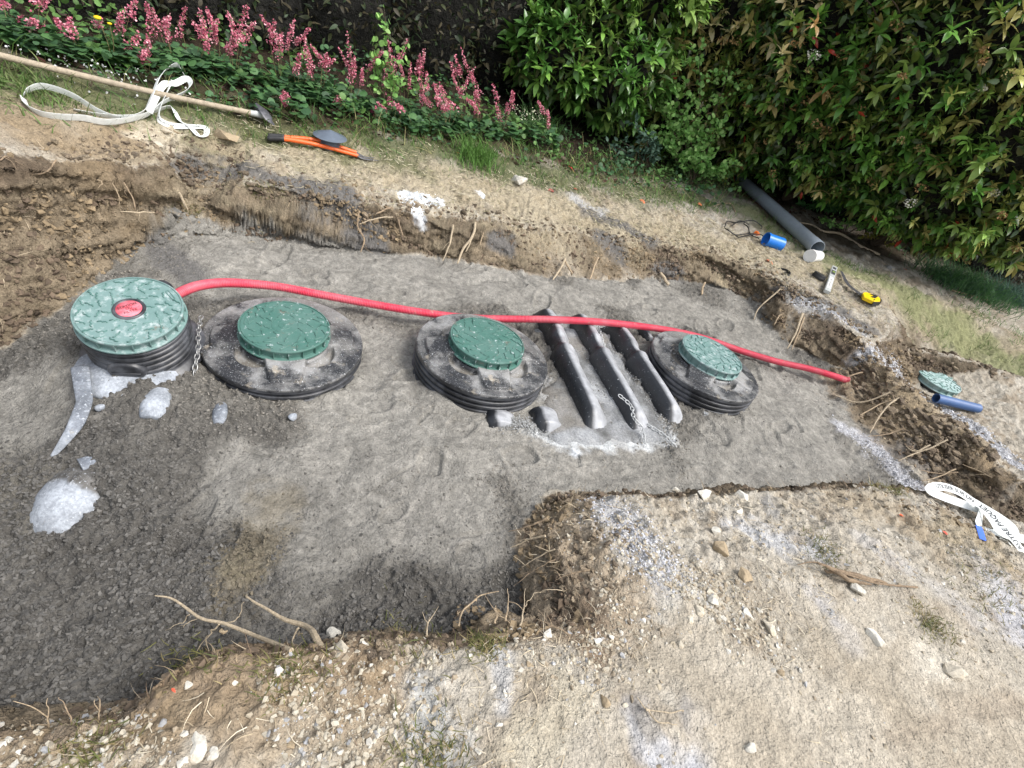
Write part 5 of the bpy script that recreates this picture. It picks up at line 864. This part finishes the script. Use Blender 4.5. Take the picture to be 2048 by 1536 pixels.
BUSHES = [
 ('leafy bush with glossy green rosettes overhanging the shady gap', [E_(1170, 30, 5.6, .55), E_(1110, 110, 5.3, (.42, .35, .36)), E_(1230, 150, 5.5, (.5, .4, .42)), E_(1260, -60, 5.9, .8)], 760, .165, GREEN, [4, 4, 3, 1], 8),
 ('tall bronze-green bush with withered flower heads behind the twiggy shrub', [E_(1440, 20, 6.4, .8), E_(1330, 60, 6.2, .6), E_(1540, 150, 6.2, (.75, .6, .8)), E_(1330, 230, 6.1, (.55, .45, .5)), E_(1450, 260, 6.4, (.6, .45, .5))], 1700, .135, BRONZE, [4, 3, 4, 1, 4, .5], 7),
 ('big bush with pale and orange-tinged leaves and white flower heads at upper right', [E_(1700, 60, 5.8, .85), E_(1640, 230, 5.9, (.7, .6, .65)), E_(1780, 250, 5.6, (.75, .6, .7)), E_(1740, 315, 5.9, (.6, .45, .42))], 1800, .135, BRONZE[:4] + GREEN[:3] + [(.62, .52, .28), (.55, .36, .16)], [3, 3, 3, 2, 3, 3, 2, .8, .5], 8),
 ('dense broad-leaved bush filling the right edge of the view', [E_(1930, 90, 5.4, .95), E_(2020, 260, 5.2, (.8, .65, .75)), E_(1900, 350, 5.3, (.7, .6, .6)), E_(2050, 410, 5.2, (.6, .5, .45)), E_(1850, 385, 5.6, (.45, .4, .3))], 2100, .135, GREEN + BRONZE[:3] + [(.55, .55, .2)], [4, 4, 3, 2, 2, 2, 2, .7], 8)]
for lab, ells, n, sz, pal, wt_, per in BUSHES:
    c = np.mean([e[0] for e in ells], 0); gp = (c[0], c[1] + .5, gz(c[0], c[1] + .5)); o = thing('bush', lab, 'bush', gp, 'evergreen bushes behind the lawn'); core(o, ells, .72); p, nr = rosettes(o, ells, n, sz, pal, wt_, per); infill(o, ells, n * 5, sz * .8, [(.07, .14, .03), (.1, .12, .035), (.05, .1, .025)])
    for e in ells: limb(o, [gp, ((gp[0] + e[0][0]) / 2 + .1, (gp[1] + e[0][1]) / 2, (gp[2] + e[0][2]) / 2), e[0]], .035, .012)
    n_ = len(p); hi = rng.permutation(n_)
    for q_ in hi[-26:]: c_ = np.array(ells[int(np.argmin([np.linalg.norm(np.array(e[0]) - p[q_]) for e in ells]))][0]); limb(o, [c_ * .35 + p[q_] * .65 - [0, 0, .2], c_ * .15 + p[q_] * .85 - [0, 0, .05], p[q_] + nr[q_] * .06], .009, .004, 'twig')
    if 'glossy' not in lab:                          # withered brown flower heads, some still white, odd red leaves
        heads = hi[:70]; cp = []; cc_ = []
        for h_i in heads:
            white = rng.random() < .16; k = 42; q = rand_dir(k) * (.05, .05, .035) * rng.uniform(.6, 1.2); cp.append(p[h_i] + nr[h_i] * .04 + q); cc_.append(np.tile(np.array((.7, .68, .58) if white else ((.4, .25, .11) if rng.random() < .6 else (.3, .25, .1))), (k, 1)) * rng.uniform(.6, 1.3, (k, 1)))
        cp = np.concatenate(cp); cc_ = np.concatenate(cc_); leaves('flower_heads', RD, cp, rand_dir(len(cp)), rng.uniform(.012, .022, len(cp)), cc_, M_dry, o, 1., kind='stuff')
        rd = hi[70:95]; leaves('red_leaves', LF, p[rd] + nr[rd] * .03, rand_dir(len(rd)) + [0, -.3, -.6], rng.uniform(.09, .12, len(rd)), np.tile(np.array((.42, .05, .03)), (len(rd), 1)) * rng.uniform(.6, 1.3, (len(rd), 1)), M_gloss, o, .5, kind='stuff')
def E_(px, py, Y, r): c = PY(px, py, Y); return (tuple(c), r if isinstance(r, tuple) else (r, r * .8, r))
# dark hedge closing the view on the left
for lab, ells, n in (('dark evergreen hedge in deep shade behind the tallest pink flowers', [E_(600, -60, 5.6, (1.1, .7, 1.3)), E_(800, -20, 6.2, (1., .7, 1.2)), E_(960, 10, 6.8, (.8, .7, 1.1)), E_(700, 40, 6.3, (1., .6, .9)), E_(900, 90, 6.9, (.9, .6, .9))], 2500), ('dark shrub behind the flower bed at the upper left corner', [E_(60, -90, 3.9, (.9, .6, .9)), E_(250, -70, 4.5, (.9, .6, 1.)), E_(430, -30, 5., (.9, .6, .9))], 1500), ('dark tangled shrub under the overhanging glossy bush', [E_(1080, 90, 7.9, (1.2, .6, 1.4)), E_(1230, 200, 8.3, (1.4, .6, 1.2)), E_(1400, 260, 8.3, (1.2, .6, 1.3))], 1600), ('shaded evergreen bush behind the right-hand bushes', [E_(1600, 50, 8.4, (1.8, .7, 2.3)), E_(1850, 180, 8.1, (1.8, .7, 2.)), E_(2100, 280, 7.6, (1.7, .7, 1.9)), E_(1750, 380, 8., (1.6, .6, 1.))], 1800)):
    c = np.mean([e[0] for e in ells], 0); gp = (c[0], c[1], gz(c[0], c[1])); o = thing('hedge_shrub', lab, 'shrub', gp, 'dark shrubs closing the background'); core(o, ells, .86); p, nr = blob_pts(ells, n * 7); leaves('foliage', LF, p, rand_dir(len(p)) + nr * .5, rng.uniform(.04, .09, len(p)), np.array([(.03, .055, .02), (.05, .06, .022), (.06, .05, .025)])[rng.integers(0, 3, len(p))] * rng.uniform(.5, 1.3, (len(p), 1)), M_leaf, o, 1.)
    limb(o, [gp, tuple(c)], .06, .03, 'trunk')
# light green small-leaved shrub straying in front of the bushes
def sprig_shrub(name, lab, cat, base_px, tips, lsize, cols, nl, tpl=RD, Yoff=.0, m=None, sub=7, sr=.12, group=None):
    b0 = ground_pt(*base_px); o = thing(name, lab, cat, b0, group); pos = []; dr = []
    for tx, ty, dy in tips:
        t_ = PY(tx, ty, b0[1] + dy * .5 - .1); mdl = (b0 * .5 + t_ * .5) + [rng.uniform(-.05, .05), 0, .05]; p = spline([b0, mdl, t_], 40); part(o, 'stem', M_stem if m is None else m, tube(p, np.linspace(.006, .002, 40), 6))
        L_ = np.linalg.norm(t_ - b0)
        for k in range(sub):
            s0 = p[rng.integers(12, 40)]; d = rand_dir(1)[0] * [1, .8, .7] + [0, 0, .25]; e_ = s0 + d * sr * rng.uniform(.5, 1.3) * max(.5, L_); q = np.linspace(s0, e_, nl); pos.append(q + rng.normal(0, .012, q.shape)); dr.append(rand_dir(nl) * .8 + d)
        q = p[14::2]; pos.append(q + rng.normal(0, .015, q.shape)); dr.append(rand_dir(len(q)))
    pos = np.concatenate(pos); dr = np.concatenate(dr); leaves('foliage', tpl, pos, dr, lsize * rng.uniform(.6, 1.2, len(pos)), np.array(cols)[rng.integers(0, len(cols), len(pos))] * rng.uniform(.75, 1.25, (len(pos), 1)), M_leaf, o, .8); return o
LG = [(.24, .46, .12), (.18, .38, .09), (.32, .52, .16)]
sprig_shrub('twiggy_shrub', 'loose shrub of small fresh green leaves in front of the bronze bush', 'shrub', (1385, 370), [(1340, 120, .5), (1400, 100, .5), (1460, 140, .5), (1320, 220, .3), (1420, 200, .4), (1370, 260, .2), (1300, 250, .2), (1440, 240, .3), (1350, 180, .3), (1390, 300, .1), (1340, 290, .1), (1420, 330, .1), (1480, 330, .2), (1310, 190, .4)], .05, LG, 11, sub=9, sr=.2)
sprig_shrub('young_sapling', 'tall thin sapling with round pale leaves rising among the pink flowers', 'sapling', (778, 235), [(768, 15, .25), (775, 60, .2), (760, 110, .15), (820, 75, .15), (745, 85, .15), (790, 150, .1)], .042, LG, 6, sub=4, sr=.12)
DG = [(.07, .2, .06), (.1, .26, .08), (.05, .15, .05)]
sprig_shrub('nettle_clump', 'clump of pointed dark green leaves right of the grey pipe', 'plant', (1655, 430), [(1600, 370, .1), (1630, 345, .2), (1660, 335, .2), (1690, 350, .2), (1715, 360, .2), (1640, 390, .1), (1680, 390, .1), (1610, 410, .0), (1700, 400, .1)], .075, DG, 9, LFw, sub=8, sr=.2)
sprig_shrub('blue_green_weed', 'bluish-leaved weed on the lawn edge below the bronze bush', 'plant', (1295, 345), [(1285, 260, .15), (1310, 280, .1), (1270, 245, .2), (1300, 300, .05), (1215, 290, .1), (1240, 280, .1)], .06, [(.06, .12, .08), (.08, .15, .1)], 6, LFw, sub=5, sr=.16)
sprig_shrub('low_weed', 'yellow-green weed beside the upper end of the grey pipe', 'plant', (1450, 375), [(1430, 335, .1), (1470, 340, .1), (1490, 310, .2), (1440, 350, .05), (1410, 330, .1)], .04, LG + [(.3, .34, .06)], 8, sub=7, sr=.14)
sprig_shrub('low_weed', 'small bright weed between the dead branch and the nettle clump', 'plant', (1690, 470), [(1660, 445, .05), (1700, 440, .1), (1730, 455, .1), (1640, 440, .05)], .035, LG, 7, sub=6, sr=.14)
sprig_shrub('low_weed', 'yellowing weed patch above the dead branch', 'plant', (1745, 490), [(1720, 470, .05), (1755, 465, .1), (1780, 490, .1)], .03, [(.3, .26, .04), (.2, .22, .05)], 8, sub=7, sr=.14)
# round-leaved mallow
o = thing('mallow', 'round-leaved mallow plant under the right bushes', 'plant', ground_pt(1830, 500)); b0 = np.array(o.location); tp_ = [(1812, 460), (1832, 482), (1800, 490), (1822, 450), (1845, 470), (1838, 462)]
q = np.array([PY(a_, b2, b0[1] - .05) for a_, b2 in tp_]); leaves('leaf', (np.vstack([RD[0]]) * [1, 1, 1], RD[1]), q, np.array([(rng.uniform(-1, 1), -.5, -.1) for _ in q]), rng.uniform(.1, .16, len(q)), np.array([(.1, .24, .09)] * len(q)), M_leaf, o, .3)
for e_ in q: part(o, 'stalk', M_stem, tube(spline([b0, (b0 + e_) / 2 + [0, 0, .03], e_], 12), .003, 6))
# grassy clumps on the right
def tuft(px, lab, n, L, cols, r_, lean=(.1, .9), w_=.006, name='grass_clump'):
    c = ground_pt(*px); xx = c[0] + rng.normal(0, r_ * .45, n); yy = c[1] + rng.normal(0, r_ * .35, n); o = blades(name, xx, yy, L, w_, cols, lab, lean, .7, kind=None); o['category'] = 'plant'
FG = [(.05, .14, .04), (.07, .18, .05), (.04, .1, .05)]
tuft((1925, 575), 'feathery dark green clump at the right edge of the lawn', 2600, (.1, .3), FG, .55, (.1, 1.1)); tuft((2030, 600), 'bluish feathery clump at the right frame edge', 1400, (.1, .26), [(.05, .11, .08), (.06, .13, .09)], .4, (.1, 1.1))
tuft((950, 320), 'bright green tall grass clump below the right pink flowers', 500, (.1, .24), [(.12, .26, .05), (.1, .2, .04)], .2, (.1, .7)); tuft((1085, 265), 'arching long-bladed grass in the shady gap', 260, (.15, .4), [(.07, .16, .04)], .25, (.3, 1.2)); tuft((60, 180), 'grass clump above the hoe handle at the left edge', 500, (.05, .13), [(.1, .18, .04), (.16, .2, .07)], .3, (.2, 1.2))
x, y = sample(60000, -5.5, 6.5, 2.2, 8, lambda x, y: off(x, y) * sstep(.6, .2, dpoly(x, y, XY([(0,80),(300,150),(600,220),(900,275),(1200,345),(1450,380)]))) * sstep(-.3, .3, fbm(x, y, 3, 3, 91)) * .6); blades('border_grass', x, y, (.06, .26), .005, [(.08, .19, .04), (.12, .24, .05), (.06, .14, .03), (.3, .28, .12)], 'untidy grass among the border plants', (.1, 1.1), .9)
# ground ivy / mixed low cover in the border (nobody could count it)
BED = XY([(0,60),(150,110),(300,140),(450,180),(620,215),(760,240),(900,265),(1000,290),(1100,310),(1250,350),(1380,380)]); BED2 = XY([(1480,360),(1600,420),(1750,470),(1850,500),(2048,560)])
x, y = sample(90000, -5.5, 6.5, 2.2, 8, lambda x, y: (off(x, y)) * np.maximum(np.maximum(sstep(.75, .35, dpoly(x, y, [(a_ - .05, b2 + .3) for a_, b2 in BED])), sstep(.6, .3, dpoly(x, y, [(a_ - .1, b2 + 1.1) for a_, b2 in BED]))), .9 * sstep(.55, .2, dpoly(x, y, [(a_, b2 + .35) for a_, b2 in BED2]))) * sstep(-.4, .25, fbm(x, y, 4, 3, 71)) * .42)
hgt_ = .02 + .16 * rng.random(len(x)) * sstep(-.4, .4, fbm(x, y, 2.5, 2, 72)); z = bil(HR, x, y) + hgt_; cl = fbm(x, y, 3, 3, 73)[:, None]; c = np.where(cl > .05, np.array((.1, .2, .05)), np.array((.05, .12, .045))) * rng.uniform(.6, 1.5, (len(x), 1))
leaves('ground_cover', RD, np.stack([x, y, z], 1), rand_dir(len(x)) * [1, 1, .35] + [0, 0, .1], rng.uniform(.022, .055, len(x)), c, M_leaf, None, .5, kind='stuff')['label'] = 'low leafy ground cover filling the border'
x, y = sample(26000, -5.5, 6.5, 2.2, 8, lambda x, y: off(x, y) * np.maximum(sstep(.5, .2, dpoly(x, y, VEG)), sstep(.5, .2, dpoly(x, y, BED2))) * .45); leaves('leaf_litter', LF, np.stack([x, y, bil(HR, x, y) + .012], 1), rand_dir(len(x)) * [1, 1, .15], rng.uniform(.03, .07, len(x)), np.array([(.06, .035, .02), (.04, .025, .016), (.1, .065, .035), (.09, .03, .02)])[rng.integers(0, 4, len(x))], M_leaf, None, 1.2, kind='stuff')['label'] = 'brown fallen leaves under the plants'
# coral bells: one plant per crown, pink panicles on thin stems
M_pink = mat('pink_bloom', attr='Col', rough=.6, trans=.2); M_fst = mat('flower_stem', (.14, .12, .05), .7)
HE = [((20, 80), [(12, 8), (30, 30)], 'at the upper left corner'), ((75, 95), [(70, 28), (85, 42), (92, 8)], 'second from the left edge'), ((130, 110), [(120, 45), (105, 60), (150, 35)], 'left of the dandelion'), ((240, 110), [(245, 22), (270, 8), (205, 30)], 'behind the dandelion'), ((300, 150), [(262, 78), (285, 62), (290, 100), (310, 75)], 'right of the dandelion with low leaning blooms'), ((350, 140), [(312, 25), (345, 30), (330, 45), (300, 5)], 'in the left cluster'), ((385, 140), [(372, 25), (388, 10), (380, 50), (400, 45)], 'with the densest blooms of the left cluster'), ((430, 150), [(405, 20), (428, 50), (440, 35), (455, 20)], 'right end of the left cluster'), ((470, 165), [(498, 12), (505, 35), (478, 60), (460, 85)], 'beside the dark gap'), ((560, 180), [(548, 45), (558, 70), (530, 25)], 'left of the middle cluster'), ((600, 195), [(592, 45), (600, 75), (588, 100), (612, 95)], 'in the middle cluster'), ((640, 200), [(622, 50), (618, 80), (650, 108), (668, 110)], 'right end of the middle cluster'), ((700, 215), [(690, 60), (682, 90), (714, 122), (727, 135)], 'left of the sapling'), ((770, 235), [(755, 100), (765, 75), (775, 110), (780, 190)], 'at the foot of the sapling'), ((810, 235), [(806, 80), (800, 105), (822, 120), (790, 95)], 'right of the sapling'), ((860, 260), [(843, 82), (850, 110), (856, 140), (838, 150), (865, 165), (870, 190)], 'with the tallest pink spires'), ((895, 265), [(878, 170), (890, 200), (902, 212), (868, 175), (832, 190)], 'just right of the tallest spires'), ((925, 260), [(900, 118), (905, 150), (925, 95), (912, 130)], 'between the two right clusters'), ((955, 275), [(938, 150), (948, 180), (940, 200), (960, 210), (952, 130)], 'right cluster with dense low blooms'), ((1000, 275), [(976, 165), (992, 208), (1008, 205), (1025, 185)], 'right of the dense low blooms'), ((1080, 290), [(1080, 200), (1090, 215)], 'last on the right'), ((800, 260), [(790, 205), (758, 203), (740, 205), (735, 245)], 'low in front of the sapling'), ((560, 225), [(560, 190), (575, 195)], 'low near the hoe head'), ((675, 225), [(675, 228), (668, 225)], 'low above the vent cap')]
for (bx, by), tips, lab in HE:
    b0 = ground_pt(bx, by); o = thing('coral_bells', 'pink-flowered coral bells plant ' + lab, 'flowering plant', b0, 'pink coral bells along the border')
    n = 90; a_ = rng.uniform(0, tau, n); rr = .16 * rng.random(n)**.5; q = b0 + np.stack([rr * np.cos(a_), rr * np.sin(a_), .03 + .13 * rng.random(n) * (1 - rr * 3)], 1); leaves('foliage', RD, q, np.stack([np.cos(a_), np.sin(a_), .1 + 0 * a_], 1), rng.uniform(.04, .075, n), np.array([(.05, .13, .04), (.07, .16, .05), (.04, .1, .04)])[rng.integers(0, 3, n)] * rng.uniform(.7, 1.3, (n, 1)), M_leaf, o, .4)
    for tx, ty in tips:
        t_ = PY(tx, ty, b0[1] + rng.uniform(-.05, .12)); t_[2] = max(t_[2], b0[2] + .08); t_ = t_ + rng.normal(0, .02, 3); p = spline([b0, b0 * .45 + t_ * .55 + [rng.normal(0, .06), 0, rng.uniform(-.02, .06)], t_], 30); sp = part(o, 'flower_spike', M_fst, tube(p, np.linspace(.0022, .001, 30), 5)); L_ = np.linalg.norm(t_ - b0); k = int(rng.integers(80, 170)); s = rng.random(k)**.8; hh = min(.24, L_ * .5) * rng.uniform(.5, 1.1); dr_ = (t_ - p[20]); dr_ /= np.linalg.norm(dr_); base = t_ - dr_ * (s * hh)[:, None]; q = base + rand_dir(k) * (.006 + rng.uniform(.012, .038) * s * (1.15 - s * .4))[:, None]
        bl = leaves('bloom', RD, q, rand_dir(k) + [0, 0, -.2], rng.uniform(.008, .014, k), np.array([(.68, .19, .27), (.78, .33, .4), (.5, .1, .18), (.85, .5, .53)])[rng.choice(4, k, p=[.4, .3, .2, .1])] * rng.uniform(.7, 1.2, (k, 1)), M_pink, o, 1.); bl.parent = sp; bl['kind'] = 'stuff'
# dandelion with yellow head, daisies petals on the lawn
o = thing('dandelion', 'leafy dandelion-like weed with a yellow flower in the left border', 'plant', ground_pt(222, 125)); b0 = np.array(o.location); n = 26; a_ = rng.uniform(0, tau, n)
leaves('foliage', LFw, np.repeat(b0[None], n, 0) + [0, 0, .02], np.stack([np.cos(a_), np.sin(a_), .35 + .5 * rng.random(n)], 1), rng.uniform(.14, .24, n), np.array([(.09, .2, .04)] * n) * rng.uniform(.7, 1.4, (n, 1)), M_leaf, o, .3)
for tx, ty, rr in ((195, 35, .02), (219, 47, .012)): t_ = PY(tx, ty, b0[1]); fs = part(o, 'flower_stalk', M_fst, tube(spline([b0, (b0 + t_) / 2 + [.02, 0, 0], t_], 14), .0025, 6)); v, f = ell((0, 0, 0), (rr, rr, rr * .5), 0, 8); fl = part(o, 'flower_head', M_yel, (v + t_, f)); 
x, y = along_px([([(20,85),(60,110),(140,140),(240,170),(270,180)], .25)], 150, 0); leaves('white_petals', RD, np.stack([x, y, bil(HR, x, y) + .05], 1), rand_dir(len(x)), rng.uniform(.008, .016, len(x)), np.full((len(x), 3), .75), M_pink, None, 1., kind='stuff')['label'] = 'fallen white petals on the grass at upper left'
x, y = along_px([([(1010,250),(1050,265),(1070,260)], .12)], 120, 0); leaves('white_flowers', RD, np.stack([x, y, bil(HR, x, y) + .12 + .08 * rng.random(len(x))], 1), rand_dir(len(x)), rng.uniform(.008, .014, len(x)), np.tile((.7, .7, .5), (len(x), 1)), M_pink, None, 1., kind='stuff')['label'] = 'tiny white flowers right of the pink ones'
# red and orange fallen leaves, one by one
for px, py, L_, c_, lab in ((1136, 334, .1, (.75, .07, .05), 'bright red fallen leaf above the far edge'), (1096, 380, .1, (.42, .08, .07), 'dull red fallen leaf near the blocky stone'), (1222, 371, .07, (.5, .03, .08), 'crimson fallen leaf on the dry grass'), (1280, 397, .08, (.75, .22, .1), 'orange fallen leaf on the dry grass'), (1394, 410, .08, (.7, .2, .09), 'orange fallen leaf left of the grey pipe'), (1530, 522, .09, (.7, .22, .12), 'orange plastic scrap below the blue sleeve'), (1798, 1030, .03, (.85, .15, .05), 'orange-red scrap on the near bank'), (1806, 540, .06, (.75, .2, .12), 'pale orange scrap by the grey stone'), (910, 308, .06, (.6, .22, .12), 'orange leaf on the lawn edge'), (1880, 1065, .035, (.7, .1, .06), 'small red scrap left of the blue tag'), (345, 1382, .014, (.8, .12, .06), 'red scrap at the dark sand edge'), (1146, 382, .05, (.4, .06, .06), 'small dark red leaf beside the blocky stone')):
    c = ground_pt(px, py, .012); leaves('fallen_leaf' if 'leaf' in lab else 'orange_scrap', LFw, c[None], np.array([(1, rng.uniform(-1, 1), .1)]), [L_], np.array([c_]), M_leaf, None, .3); o = list(COL.objects)[-1]; tag(o, lab, 'leaf' if 'leaf' in lab else 'scrap')
